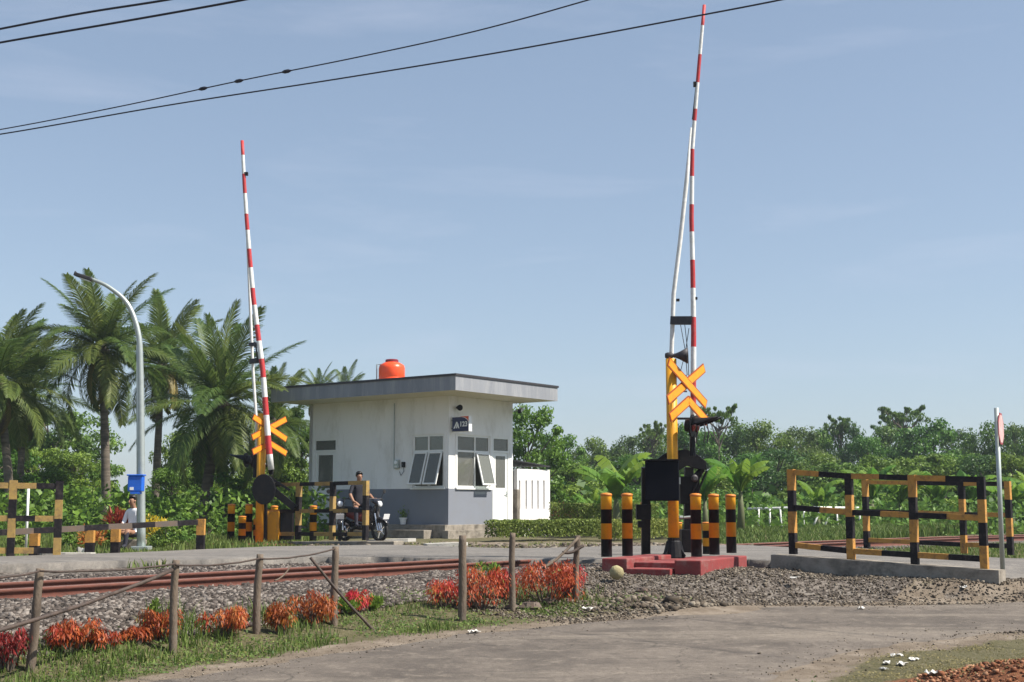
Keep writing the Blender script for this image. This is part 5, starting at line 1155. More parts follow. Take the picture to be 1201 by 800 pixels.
# banana plants
def banana_mesh(L, W, droop, seed):
    r = np.random.default_rng(seed); V = []; Qf = []; var = []; k = 12; p = np.array([0., 0, 0]); pts = [p.copy()]
    for i in range(k):
        a = math.radians(82)-(math.radians(60)+droop*.9)*(i/(k-1))**1.5; p = p+np.array([math.cos(a), 0, math.sin(a)])*L/k; pts.append(p.copy())
    for i in range(1, k):
        t0, t1 = i/k, (i+1)/k; f = lambda t: W/2*max(.06, math.sin(PI*min(1, max(0, (t-.1)/.9)))**.5); a, b = pts[i], pts[i+1]
        for s_ in (-1, 1):
            tear = r.random()*.25 if i > 3 else 0; dz = -.18-.25*r.random()*(i > 4); w0, w1 = f(t0), f(t1); o = len(V); v = np.clip(r.normal(.55, .2), 0, 1)
            V.extend([a, b*(1-tear*.3)+a*tear*.3, b*(1-tear)+a*tear+np.array([0, s_*w1, dz*w1*2]), a+np.array([0, s_*w0, dz*w0*2])]); Qf.append((o, o+1, o+2, o+3)); var += [v]*4
    return npmesh('leaf', V, Qf, L_banana, var, link=False)
BL = [banana_mesh(1.7, .5, .5, 1), banana_mesh(1.8, .48, .9, 2), banana_mesh(1.5, .42, .15, 3)]
def banana(label, px, py, Y, top, n=8, seed=0, s_=1.0):
    rr = random.Random(seed); b = at(px, 600, Y); b = Vector((b.x, Y, -.15)); z = at(px, top, Y).z; t = thing('banana_plant', label, 'banana plant', b, group='banana plants beyond the rails'); H = max(.3, (z-b.z)-.95*s_)
    mb = MB(); mb.tube([(0, 0, 0), (.03, 0, H*.6), (.02, 0, H+.15)], [.13*s_, .1*s_, .05*s_], 10); mb.build('stem', M['stem'], t, smooth=True)
    for i in range(n):
        o = bpy.data.objects.new('leaf', rr.choice(BL)); COL.objects.link(o); o.parent = t; q = s_*rr.uniform(.8, 1.1)
        o.matrix_basis = Matrix.Translation((.02, 0, H))@Matrix.Rotation(i*2.4+rr.uniform(-.3, .3), 4, 'Z')@Matrix.Rotation(rr.uniform(-.25, .2), 4, 'Y')@Matrix.Diagonal((q, q, q, 1))
for i, a in enumerate([('large banana plant between the slotted wall and the barrier box', 722, 0, 40, 545, 10, 1.25), ('banana plant with a white-lit leaf behind the right bollards', 868, 0, 40, 543, 9, 1.05), ('young banana plant behind the nearest right bollards', 826, 0, 39, 558, 7, .9), ('small banana plant low to the left of the large one', 694, 0, 43, 578, 6, .8),
        ('banana plant seen through the left bay of the front striped fence', 958, 0, 46, 575, 6, 1), ('banana plant seen through the second bay of the front striped fence', 1022, 0, 47, 553, 9, 1.2), ('banana plant in the middle of the field behind the striped fences', 1056, 0, 48, 560, 9, 1.1), ('banana plant beside the others toward the sign pole', 1098, 0, 47, 562, 9, 1.1),
        ('banana plant just left of the round sign pole', 1136, 0, 49, 565, 8, 1.1), ('banana plant at the right edge behind the rear striped fence', 1186, 0, 47, 568, 8, 1.1), ('banana plant at the far right edge of the picture', 1215, 0, 49, 560, 8, 1.1)]):
    banana(a[0], a[1], a[2], a[3], a[4], a[5], i+3, a[6])

# leafy rosettes: red cordylines, yellow croton, drooping red shrubs
def leafplant(name, label, base, h, w, n, lm, leafL=.16, leafW=.03, droop=True, group=None, seed=0, cat='plant', lift=.35, lobes=5):
    global RNG
    keep = RNG; RNG = np.random.default_rng(seed+100); t = thing(name, label, cat, base, group=group); rr = random.Random(seed)
    lc = [(rr.uniform(-.33, .33)*w, rr.uniform(-.25, .25)*w, h*rr.uniform(.35, .74), rr.uniform(.24, .34)*min(w, h*1.3)) for _ in range(lobes)]; lc = np.array(lc); k = RNG.integers(0, lobes, n); c = lc[k]
    d = unit(RNG.normal(size=(n, 3))+[0, 0, .35]); P = c[:, :3]+d*c[:, 3:4]*RNG.uniform(.55, 1.08, (n, 1))*[1, 1, .9]; P[:, 2] = np.maximum(P[:, 2], h*lift*.4)
    if droop: D = unit(np.stack([d[:, 0]*.55, d[:, 1]*.55, -.9+.35*d[:, 2]], 1)+RNG.normal(0, .25, (n, 3)))
    else: D = unit(d+[0, 0, .5]+RNG.normal(0, .3, (n, 3)))
    S_ = unit(np.cross(D, d+RNG.normal(0, .3, (n, 3)))); V, Q_, vv = leaves(P, D, S_, leafL*RNG.uniform(.6, 1.3, n), leafW*RNG.uniform(.8, 1.3, n), np.clip(.4+.22*RNG.normal(size=n)+.22*RNG.normal(size=lobes)[k], 0, 1))
    npmesh('foliage', V, Q_, lm, vv, t); mb = MB()
    for x, y, z, r in lc: mb.tube([(x*.2, y*.2, -.03), (x*.6, y*.6, z*.55), (x, y, z)], [.012, .009, .005], 5)
    o = mb.build('stems', M['bark'], t); RNG = keep; return t
leafplant('cordyline', 'wine red cordyline plant growing right of the slotted white wall', (at(667, 600, 42).x, 42, -.1), 1.0, .9, 260, L_wine, .34, .05, False, seed=1)
leafplant('cordyline', 'brownish red cordyline plant behind the guard rail, beside the person in white', (at(139, 600, 30).x, 30, -.1), .95, .75, 420, L_wine, .3, .035, False, seed=2)
leafplant('croton', 'yellow leafed croton bush behind the guard rail, right of the street lamp', (at(181, 600, 33).x, 33, -.1), .72, .85, 300, L_yellow, .14, .05, False, seed=3)
leafplant('croton', 'orange-brown croton bush low at the foot of the guard rail on the left', (at(112, 600, 28.5).x, 28.5, -.1), .45, .6, 260, L_orange, .12, .035, False, seed=4)
def shrub_at(px, top, bot, wpx, c=1.72, **kw):
    # depth on the line parallel to the rail at distance c
    best = min((abs((600.5+F*(P0.x+U.x*t+NV.x*c)/(P0.y+U.y*t+NV.y*c)/cp*1.0)-px), t) for t in np.arange(-14, 3, .05)); p = tc_w(best[1], c); p.z = g1(p.x, p.y); Y = p.y
    h = (bot-top)*Y/1550; w = wpx*Y/1550; return p, h, w
SH = [(8, 735, 790, 46, L_wine, 'dark red drooping shrub at the left edge, before the first bamboo post'), (82, 728, 768, 52, L_red, 'brownish red drooping shrub just right of the first bamboo post'), (112, 736, 765, 50, L_red, 'low orange-red shrub in the middle between the first two bamboo posts'),
      (160, 736, 758, 34, L_red, 'small orange-red shrub, left of the second bamboo post'), (186, 716, 756, 42, L_red, 'taller red shrub touching the second bamboo post'), (262, 712, 748, 50, L_orange, 'orange and green shrub between the second and third bamboo posts'),
      (330, 706, 748, 34, L_red, 'orange shrub just right of the third bamboo post'), (366, 696, 738, 54, L_red, 'bright red shrub touching the fourth bamboo post on its left'), (421, 694, 724, 34, L_orange, 'sparse yellow-green and red shrub right of the fourth bamboo post'),
      (521, 682, 716, 34, L_orange, 'orange shrub left of the fifth bamboo post'), (565, 670, 718, 54, L_red, 'red drooping shrub right of the fifth bamboo post'), (590, 670, 706, 30, L_red, 'narrow red drooping shrub left of the sixth bamboo post'),
      (640, 664, 712, 66, L_red, 'full rounded orange-red shrub right of the sixth bamboo post'), (662, 664, 706, 38, L_red, 'rounded red shrub touching the last bamboo post')]
for i, (px, tp, bt, w, lm, lab) in enumerate(SH):
    p = onground(px, bt-4); ww = w*p.y/1550
    h = at(px, tp, p.y).z-p.z
    leafplant('red_shrub', lab, p, h*(1.02 if px < 450 else 1.08), ww*(1.15 if px < 450 else 1.3), int(1300*ww/.5), lm, .062, .012, True, 'red-leaved shrubs along the bamboo fence', seed=10+i, cat='shrub', lobes=11)
for i, (px, tp, w, lab) in enumerate([(570, 655, 30, 'light green weed standing above the red shrubs'), (183, 696, 18, 'thin green weed above the shrub by the second bamboo post'), (412, 700, 40, 'green weed patch right of the fourth bamboo post'), (545, 704, 40, 'green weed low in front of the fifth bamboo post'), (448, 700, 44, 'green weed left of the gap in the bamboo fence')]):
    p, h, ww = shrub_at(px, tp, tp+30, w, c=1.45 if i < 2 else 1.9); h = at(px, tp, p.y).z-p.z
    leafplant('weed', lab, p, h, ww, int(380*ww/.4), L_lite, .06, .02, False, 'weeds by the bamboo fence', seed=40+i, lobes=5)

# ------------------------------------------------------------------ bamboo fences
def bamboo_fence(label, posts, rails):
    """posts: (px_top,py_top,px_base, depth)"""
    posts = [(a, b_, c_, onground(c_, yb).y, w_) for a, b_, c_, yb, w_ in posts]; yf = lambda px: float(np.interp(px, [q[0] for q in posts], [q[3] for q in posts]))-.06-(.012*max(0, posts[0][0]-px))
    rails = [((a[0], a[1], yf(a[0])), (b_[0], b_[1], yf(b_[0])), w_, d_) for a, b_, w_, d_ in rails]
    o0 = at(posts[0][2], 700, posts[0][3]); O = Vector((o0.x, posts[0][3], g1(o0.x, posts[0][3]))); t = thing('bamboo_fence', label, 'fence', O); tops = []
    for i, (px, py, pbx, Y, w) in enumerate(posts):
        tp = at(px, py, Y); bb_ = at(pbx, 700, Y); b = Vector((bb_.x, Y, g1(bb_.x, Y)-.12)); tp.y += random.uniform(-.03, .03); mb = MB(); k = 9; r = w*Y/1550/2; pts = []; rs = []
        for j in range(k*2+1):
            f = j/(k*2); pts.append(b.lerp(tp, f)-O+Vector((math.sin(f*5+i)*.008, 0, 0))); rs.append(r*(1.08-.14*f)*(1.1 if j % 4 == 0 and 0 < j < k*2 else 1))
        mb.tube(pts, rs, 12); mb.build('post', M['bamboo'], t, smooth=True); tops.append((b, tp))
    for a, b, w, dark in rails:
        pa = at(*a)-O; pb_ = at(*b)-O; n = 8; mb = MB(); s_ = random.uniform(-.015, .02)
        mb.tube([pa.lerp(pb_, i/n)+Vector((0, -.0, -math.sin(PI*i/n)*.03+random.uniform(-.004, .004))) for i in range(n+1)], w*pa.lerp(pb_, .5).length*0+w, 8); mb.build('rail', M['bamboodark'] if dark else M['bamboo'], t, smooth=True)
    return t
bamboo_fence('four-post bamboo fence with thin rails along the left of the gravel bed', [(47.5, 667, 37, 789, 10), (207, 657, 203, 766, 9), (305, 650, 301, 742, 8.5), (392.5, 641, 393, 731, 8)],
    [((-30, 676, 10.4), (46, 669.5, 10.92), .009, 1), ((46, 670, 10.92), (206, 661, 12.27), .009, 1), ((206, 663, 12.27), (304, 655, 13.18), .009, 1), ((304, 655.5, 13.18), (393, 644, 14.13), .009, 1), ((-30, 748, 10.3), (202, 669, 12.25), .018, 1), ((364, 654, 14.0), (446, 747, 14.05), .015, 1), ((341, 664, 13.7), (322, 681, 13.5), .008, 0)])
bamboo_fence('three-post bamboo fence among the full red shrubs in the middle', [(543.5, 628, 541, 728, 9), (601.5, 625, 600, 716, 7), (677, 628, 675, 705, 7)], [((678, 631, 18.42), (637, 667, 17.9), .018, 0), ((660, 648, 18.3), (684, 640, 18.35), .02, 1)])

# ------------------------------------------------------------------ street lamp, utility box, round sign
YLp = 27.6; pb = at(166, 641, YLp); pb = Vector((pb.x, YLp, -.1))
t = thing('street_lamp', 'tall curved galvanised street lamp among the palms on the left', 'street lamp', pb); O = pb
curve = catmull([(166, 645), (165.5, 520), (164.5, 430), (162, 390), (150, 357), (128, 337), (107, 327)], 6)
pts = [at(a, b, YLp)-O for a, b in curve]; pts[0].z = 0; mb = MB(); n = len(pts); mb.tube(pts, [.085-.05*(i/n)**.8 for i in range(n)], 14); mb.build('pole', M['steel'], t, smooth=True)
mb = MB(); mb.tube([at(162, 640, YLp+.15)-O, at(161.5, 405, YLp+.15)-O], .03, 8); mb.build('conduit', M['steel'], t, smooth=True)
mb = MB(); mb.beam(at(108, 328, YLp)-O, at(88, 321.5, YLp)-O, .2, .08); mb.build('lamp_head', M['darksteel'], t, bevel=.02)
mb = MB(); mb.beam(at(106, 329.5, YLp)-O, at(94, 325.5, YLp)-O, .14, .05); mb.build('lamp_lens', M['lens'], t, bevel=.01)
mb = MB(); mb.tube([at(90, 321, YLp)-O, at(88, 318.5, YLp)-O], .02, 8); mb.build('light_sensor', M['darksteel'], t)
mb = MB(); mb.box((0, 0, .05), (.35, .35, .1)); mb.build('base_plate', M['steel'], t, bevel=.01)
p = at(160, 568, YLp-.2); t = thing('blue_box', 'bright blue plastic box strapped to the street lamp pole', 'box', p)
mb = MB(); mb.bb((-.15, -.12, -.15), (.15, .08, .17)); mb.build('shell', M['blue'], t, bevel=.02)
mb = MB(); mb.bb((-.17, -.14, .17), (.17, .1, .2)); mb.build('lid', M['blue'], t, bevel=.01)
mb = MB(); mb.bb((-.09, -.12, -.2), (.1, .06, -.152)); mb.build('underside', M['blue'], t)
mb = MB(); mb.bb((-.1, -.126, -.12), (-.02, -.121, -.06)); mb.build('sticker', M['signwhite'], t)
# white thin pole behind the two-post fence
p = at(30, 650, 24.5); mb = MB(); mb.tube([(0, 0, 0), (0, 0, at(30, 571, 24.5).z-p.z)], .025, 8); o = mb.build('white_pole', M['white'], smooth=True); o.location = p; tag(o, 'thin white pole standing behind the two-post striped fence', 'pole')
# round sign at right, nearly edge-on
Ys = 18.3; b = at(1176.5, 683, Ys); tp = at(1169, 487, Ys); t = thing('road_sign', 'faded red and white octagonal sign seen almost edge-on at the right', 'sign', b)
mb = MB(); mb.tube([Vector((0, 0, -.1)), tp-b+Vector((0, 0, .1))], .032, 12); mb.build('pole', M['steel'], t, smooth=True)
c = at(1169.5, 503, Ys)-b; Xs = Vector((.49, .87, 0)).normalized(); Zs = (tp-b).normalized(); Xs = (Xs-Zs*Xs.dot(Zs)).normalized(); Ns = Xs.cross(Zs)
oc = lambda r: [(r*math.cos(PI/8+k*PI/4), r*math.sin(PI/8+k*PI/4)) for k in range(8)]
sg = 1 if Ns.x > 0 else -1
mb = MB(); mb.prism(oc(.235), .006, c+Ns*sg*.05, Xs, Zs); pl = mb.build('plate', M['signred'], t)
mb = MB(); mb.prism(oc(.205), .002, c+Ns*sg*.055, Xs, Zs); mb.build('face', M['signface'], pl)
mb = MB(); mb.prism(oc(.232), .003, c+Ns*sg*.045, Xs, Zs); mb.build('back', M['darksteel'], pl)
mb = MB(); mb.beam(c+Zs*.1, c+Ns*sg*.045+Zs*.1, .04, .03); mb.beam(c-Zs*.1, c+Ns*sg*.045-Zs*.1, .04, .03); mb.build('clamp', M['steel'], t)
# white timber railing far right
Yf = 43.5; a = at(884, 600, Yf); a.z = -.15; t = thing('white_railing', 'low whitewashed pole railing in the weeds beyond the rails on the right', 'railing', a)
zt = at(900, 597, Yf).z+.15
mb = MB(); mb.tube([(-.2, 0, zt), (1.6, .1, zt+.05), (3.6, .2, zt+.03)], .04, 8); mb.build('rail', M['white'], t, smooth=True)
for i in range(10):
    x = .15+i*.37; mb = MB(); l_ = (.2 if i in (5, 6) else random.uniform(-.03, .03)); mb.tube([(x-l_, .03*i/3, 0), (x+l_, .03*i/3, zt)], .03, 7); mb.build('post', M['white'], t, smooth=True)

# ------------------------------------------------------------------ overhead wires
def wire(label, pts, Y0, Y1, r, beads=()):
    n = len(pts); P = []
    for i, (x, y) in enumerate(catmull(pts, 10)): P.append((x, y))
    W_ = [at(x, y, Y0+(Y1-Y0)*(x-P[0][0])/(P[-1][0]-P[0][0])) for x, y in P]; dl = (W_[0]-W_[1]).normalized(); dr_ = (W_[-1]-W_[-2]).normalized(); xt = [W_[0]+dl*q+Vector((0, 0, .004*q*q)) for q in (24, 18, 12, 6, 3)]; yt = [W_[-1]+dr_*q+Vector((0, 0, .004*q*q)) for q in (3, 6, 12, 18, 24)]; nx_ = len(xt); W_ = xt+W_+yt; P = [(-9e5, 0)]*nx_+P+[(9e5, 0)]*len(yt); t = thing('overhead_wire', label, 'wire', W_[0]); O = W_[0]
    mb = MB(); mb.tube([w-O for w in W_], r, 6); mb.build('wire', M['wire'], t, smooth=True)
    for bx in beads:
        k = min(range(len(P)), key=lambda i: abs(P[i][0]-bx)); d = (W_[min(k+1, len(W_)-1)]-W_[k-1]).normalized(); mb = MB(); mb.tube([W_[k]-O-d*.09, W_[k]-O-d*.03, W_[k]-O+d*.03, W_[k]-O+d*.09], [r*1.2, r*3.2, r*3.2, r*1.2], 8); mb.build('clamp', M['wire'], t)
wire('upper of the two thick wires crossing the top left corner', [(-150, 64), (0, 34), (100, 15), (195, 0), (330, -24)], 15, 12, .012)
wire('lower of the two thick wires crossing the top left corner', [(-150, 78), (0, 50), (140, 26), (290, -1), (420, -28)], 15, 12, .012)
wire('thin wire with small clamps rising steeply to the top centre', [(-150, 176), (0, 152), (140, 125), (280, 95), (420, 67), (560, 36), (690, 0), (860, -50)], 24, 16, .010, (232, 283, 336))
wire('long wire rising from the left to behind the tip of the right barrier', [(-150, 178), (0, 157.5), (200, 123), (400, 92), (600, 59), (800, 22), (915, 0), (1060, -30)], 24, 16, .012)

# ------------------------------------------------------------------ people and motorcycles
def skin_person(name, label, origin, rz, V, E, R, regions, parts):
    """one continuous skinned body; regions(p)->material slot"""
    t = thing(name, label, 'person', origin, rz); me = bpy.data.meshes.new('body'); me.from_pydata(V, E, []); tmp = bpy.data.objects.new('tmpbody', me); COL.objects.link(tmp)
    sk_ = tmp.modifiers.new('skin', 'SKIN'); sk_.use_smooth_shade = True
    for i, r in enumerate(R): me.skin_vertices[0].data[i].radius = (r, r) if not isinstance(r, tuple) else r
    me.skin_vertices[0].data[0].use_root = True
    ss = tmp.modifiers.new('sub', 'SUBSURF'); ss.levels = 2; ss.render_levels = 2; dg = bpy.context.evaluated_depsgraph_get(); ev = bpy.data.meshes.new_from_object(tmp.evaluated_get(dg)); COL.objects.unlink(tmp); bpy.data.objects.remove(tmp)
    ev.name = 'body'; ev.materials.clear()
    for m in regions[0]: ev.materials.append(m)
    for p_ in ev.polygons: p_.material_index = regions[1](p_.center); p_.use_smooth = True
    o = bpy.data.objects.new('body', ev); COL.objects.link(o); o.parent = t; return t
def seated(name, label, origin, rz, shirt, legs, arms, shirt_short=True, head_fwd=.03, scale=1.0):
    V = [(0, 0, 0), (0, .01, .16), (0, .02, .32), (0, .0, .47), (0, -.005, .53), (0, -head_fwd, .60), (0, -head_fwd-.015, .68), (0, -head_fwd-.01, .76)]
    R = [(.15, .12), (.14, .11), (.155, .11), (.12, .09), .055, (.06, .065), (.075, .088), (.062, .075)]; E = [(i, i+1) for i in range(7)]
    def chain(st, pts, rs):
        prev = st
        for p_, r in zip(pts, rs): V.append(p_); R.append(r); E.append((prev, len(V)-1)); prev = len(V)-1
        return prev
    for s_, lg in zip((-1, 1), legs):
        hip = (s_*.09, -.02, -.02); chain(0, [hip, lg[0], lg[1], lg[2]], [.085, .065, .045, .04])
    for s_, ar in zip((-1, 1), arms):
        w = chain(3, [(s_*.17, .0, .46), ar[0], ar[1], ar[2]], [.062, .045, .034, .03]); h = Vector(ar[2]); d = (h-Vector(ar[1])).normalized(); side = d.cross(Vector((0, 0, 1))).normalized()
        for k in range(4): f = h+side*(.024*(k-1.5)); chain(w, [tuple(f+d*.05), tuple(f+d*(.085+.01*(k in (1, 2)))+Vector((0, 0, -.02)))], [.010, .008])
        chain(w, [tuple(h+side*.04*-s_+d*.02), tuple(h+side*.06*-s_+d*.05)], [.011, .009])
    def reg(c):
        if c.z > .535: return 0
        if c.z > .02 and abs(c.x) < .215 and c.z > -.02 and c.y > -.14: return 1
        if c.z > (.26 if shirt_short else .0) and c.y > -.16: return 1
        if c.z < .1 and c.z > -.6 and c.y > -10 and (abs(c.x) < .34) and not near_arm(c): return 2
        return 0
    A = [Vector(a) for ar in arms for a in ar[1:]]
    def near_arm(c): return min((c-a).length for a in A) < .14
    t = skin_person(name, label, origin, rz, V, E, R, ([M['skin'], shirt, M['trousers']], reg), None); t.scale = (scale,)*3
    hy = -head_fwd
    mb = MB(); hc = Vector((0, hy+.0, .755)); rows = []
    for i in range(7):
        a = i/6*math.radians(105); rows.append([(hc.x+.088*math.sin(a)*math.cos(b), hc.y+.012+.104*math.sin(a)*math.sin(b), hc.z+.085*math.cos(a)-(.04 if math.sin(b) > .2 and i > 4 else 0)) for b in np.linspace(0, 2*PI, 17)[:-1]])
    vs = [v for r in rows for v in r]; mb.add(vs, [(i*16+k, i*16+(k+1) % 16, (i+1)*16+(k+1) % 16, (i+1)*16+k) for i in range(6) for k in range(16) if not (i > 3 and 9 <= k <= 14)]); mb.build('hair', M['hair'], t, smooth=True)
    f = MB()
    for s_ in (-1, 1): f.lathe((s_*.03, hy-.098, .70), [(.001, -.006), (.011, 0), (.001, .006)], 8, (0, -1, 0))
    f.build('eyes', M['hair'], t)
    f = MB(); f.tube([(0, hy-.1, .70), (0, hy-.122, .665), (0, hy-.1, .655)], [.008, .014, .008], 6); f.build('nose', M['skin'], t, smooth=True)
    f = MB(); f.tube([(-.022, hy-.094, .632), (0, hy-.1, .63), (.022, hy-.094, .632)], .006, 6); f.build('mouth', M['shirtpatch'], t)
    f = MB()
    for s_ in (-1, 1): f.lathe((s_*.082, hy-.01, .69), [(.001, -.01), (.024, 0), (.001, .012)], 8, (s_, 0, 0))
    f.build('ears', M['skin'], t)
    return t
def scooter(label, loc, rz, body):
    """forward is -y"""
    t = thing('motorcycle', label, 'motorcycle', loc, rz, 'motorcycles beside the guard house')
    def wheel(y, nm):
        mb = MB(); seg = 28; R1, r2 = .235, .045; vs = []
        for i in range(seg):
            a = 2*PI*i/seg
            for k in range(8): b = 2*PI*k/8; vs.append(((r2*.95)*math.sin(b), y+(R1+r2*math.cos(b))*math.cos(a), .28+(R1+r2*math.cos(b))*math.sin(a)))
        mb.add(vs, [(i*8+k, i*8+(k+1) % 8, ((i+1) % seg)*8+(k+1) % 8, ((i+1) % seg)*8+k) for i in range(seg) for k in range(8)]); w = mb.build('wheel', M['tyre'], t, smooth=True)
        rm_ = MB()
        for k in range(5): a = 2*PI*k/5; rm_.beam((0, y, .28), (0, y+.2*math.cos(a), .28+.2*math.sin(a)), .03, .03)
        rm_.lathe((-.05, y, .28), [(.001, 0), (.06, .01), (.06, .09), (.001, .1)], 12, (1, 0, 0)); rm_.build('rim', M['chrome'], w)
    wheel(-.62, 'f'); wheel(.58, 'r')
    def shell(name, rows, m, par=t):     # rows: (y, z, halfwidth, halfheight)
        mb = MB(); k = 12; vs = []
        for y, z, a, b in rows: vs += [(a*math.cos(2*PI*i/k), y, z+b*math.sin(2*PI*i/k)) for i in range(k)]
        n = len(rows); mb.add(vs, [(i*k+j, i*k+(j+1) % k, (i+1)*k+(j+1) % k, (i+1)*k+j) for i in range(n-1) for j in range(k)]+[tuple(range(k))[::-1], tuple((n-1)*k+j for j in range(k))]); return mb.build(name, m, par, smooth=True)
    shell('front_fender', [(-.9, .45, .04, .02), (-.82, .53, .07, .03), (-.64, .59, .075, .03), (-.45, .52, .07, .035), (-.38, .42, .04, .02)], body)
    shell('leg_shield', [(-.52, .86, .1, .06), (-.46, .7, .16, .2), (-.36, .52, .15, .24), (-.26, .4, .12, .14)], body)
    shell('headlight_cowl', [(-.64, .93, .05, .04), (-.58, .96, .12, .085), (-.46, 1.0, .14, .07), (-.38, 1.0, .08, .04)], body)
    shell('belly', [(-.3, .38, .1, .08), (0, .36, .13, .1), (.3, .4, .12, .12)], body)
    shell('tail', [(-.1, .6, .1, .12), (.2, .64, .13, .14), (.55, .72, .12, .1), (.85, .8, .05, .04)], M['bikered'])
    shell('seat', [(-.12, .76, .09, .04), (.1, .77, .13, .05), (.4, .82, .13, .05), (.7, .86, .1, .04)], M['tyre'])
    mb = MB(); mb.lathe((0, -.63, .93), [(.001, .03), (.05, .02), (.075, 0), (.07, -.02)], 14, (0, -1, .15)); mb.build('headlight', M['lens'], t, smooth=True)
    mb = MB(); mb.box((0, -.84, .62), (.2, .012, .13), (1, 0, 0), (0, .95, .3), (0, -.3, .95)); mb.build('number_plate', M['signwhite'], t)
    mb = MB(); mb.tube([(-.34, -.38, 1.03), (-.2, -.46, 1.06), (0, -.48, 1.05), (.2, -.46, 1.06), (.34, -.38, 1.03)], .014, 8); mb.tube([(0, -.47, 1.0), (0, -.56, .62)], .03, 8); mb.build('handlebar', M['darksteel'], t)
    for s_ in (-1, 1):
        mb = MB(); mb.tube([(s_*.2, -.46, 1.06), (s_*.26, -.48, 1.2)], .007, 6); mb.lathe((s_*.29, -.49, 1.24), [(.001, -.01), (.05, -.008), (.055, 0), (.05, .008), (.001, .01)], 12, (0, -1, 0)); mb.build('mirror', M['tyre'], t)
        mb = MB(); mb.tube([(s_*.06, -.5, .7), (s_*.07, -.62, .28)], .022, 8); mb.build('fork', M['chrome'], t)
    mb = MB(); mb.tube([(.16, .25, .3), (.17, .6, .36), (.16, .8, .4)], [.04, .06, .05], 10); mb.build('exhaust', M['darksteel'], t)
    return t
mp_ = onz(430, 631.5, -.06); YM = 33.2; mloc = Vector((at(424, 630, YM).x, YM, -.06)); mrz = math.radians(52)
scooter('black motorcycle under the seated person, its front wheel and white plate showing', mloc, mrz, M['bikebody'])
Rz = Matrix.Rotation(mrz, 3, 'Z')
seatp = mloc+Rz@Vector((0, .12, .93))
seated('person', 'person in a dark shirt sitting astride the black motorcycle, hands toward the bars', seatp, mrz-.45, M['shirtblack'],
       [((-.2, -.38, -.1), (-.2, -.42, -.5), (-.2, -.5, -.54)), ((.2, -.38, -.1), (.2, -.42, -.5), (.2, -.5, -.54))],
       [((-.26, -.08, .24), (-.22, -.24, .06), (-.16, -.3, .02)), ((.26, -.08, .24), (.3, -.28, .12), (.32, -.42, .12))], scale=.98)
mb2 = scooter('second black motorcycle seen head-on behind the striped fence, left of the seated person', Vector((at(398, 630, 33.8).x, 33.8, -.06)), math.radians(8), M['bikebody'])
pw = at(156, 640, 29.0)
seated('person', 'person in a white shirt sitting behind the guard rail beside the street lamp', Vector((pw.x, 29.0, .24)), math.radians(-25), M['shirtwhite'],
       [((-.13, -.36, .05), (-.13, -.4, -.26), (-.13, -.5, -.3)), ((.13, -.36, .05), (.13, -.4, -.26), (.13, -.5, -.3))],
       [((-.22, -.06, .24), (-.16, -.26, .1), (-.06, -.34, .08)), ((.22, -.06, .24), (.16, -.26, .1), (.06, -.34, .08))], head_fwd=.06)
mb = MB(); mb.bb((-.25, -.12, -.2), (.25, .2, .1)); o = mb.build('stone_block', M['concrete'], bevel=.03); o.location = (pw.x, 29.0, .0); tag(o, 'grey stone block the person in the white shirt sits on', 'block')

# ------------------------------------------------------------------ coconut, litter, slabs
p = onground(723, 688); m_ = at(723, 678.5, p.y)
mb = MB(); mb.lathe((0, 0, 0), [(.001, -.09), (.06, -.07), (.095, -.01), (.09, .05), (.05, .09), (.001, .1)], 18, (.5, .2, .85)); o = mb.build('coconut', M['coconut'], smooth=True); o.location = (p.x, p.y, g1(p.x, p.y)+.11); tag(o, 'dry pale coconut husk lying on top of the rubble mound', 'coconut')
def crumple(name, label, px, py, s_, m, seed, flat=.35, group=None, cat='litter'):
    rr = random.Random(seed); p = onground(px, py)
    if sdist(np.array([p.x]), np.array([p.y]), FR)[0] > 0: p.z = float(zR(p.y))+.012
    k = 5; mb = MB(); vs = [(s_*(i/(k-1)-.5)*rr.uniform(.8, 1.2), s_*.7*(j/(k-1)-.5)*rr.uniform(.8, 1.2), rr.uniform(.005, s_*flat)) for i in range(k) for j in range(k)]
    mb.add(vs, [(i*k+j, i*k+j+1, (i+1)*k+j+1, (i+1)*k+j) for i in range(k-1) for j in range(k-1)]); o = mb.build(name, m); o.location = p; o.rotation_euler.z = rr.random()*6; md = o.modifiers.new('thickness', 'SOLIDIFY'); md.thickness = .004
    tag(o, label, cat, group)
for i, (px, py, s_, lab) in enumerate([(690, 716, .13, 'white crumpled plastic on the gravel edge below the last bamboo post'), (556, 743, .12, 'pale flattened scrap at the road edge below the sixth bamboo post'), (1065, 695, .13, 'white scrap below the middle of the concrete kerb'), (985, 697, .12, 'largest white scrap by the road edge below the striped fence'), (1010, 699, .1, 'small white scrap beside the largest one below the striped fence'), (932, 679, .09, 'white scrap below the left end of the concrete kerb'), (1108, 692, .13, 'white scrap by the right half of the concrete kerb'), (1130, 690, .1, 'white scrap near the right end of the concrete kerb'),
        (1052, 771, .1, 'upper white scrap on the dry verge at the bottom right'), (1072, 775, .09, 'right white scrap on the dry verge at the bottom right'), (1040, 779, .08, 'middle-left white scrap on the dry verge'), (1058, 781, .1, 'middle white scrap on the dry verge'), (1095, 792, .13, 'long pale scrap beside the red soil heap'), (1036, 786, .07, 'lowest white scrap on the dry verge'), (932, 678, .06, 'tiny white scrap on the gravel left of the kerb')]):
    crumple('litter', lab, px, py, s_, M['litter'], i, group='white litter scraps by the road')
p = onground(99, 653); crumple('litter', 'yellowish white bag lying at the foot of the guard rail on the left', 98, 652.5, .3, M['litter'], 77, .6)
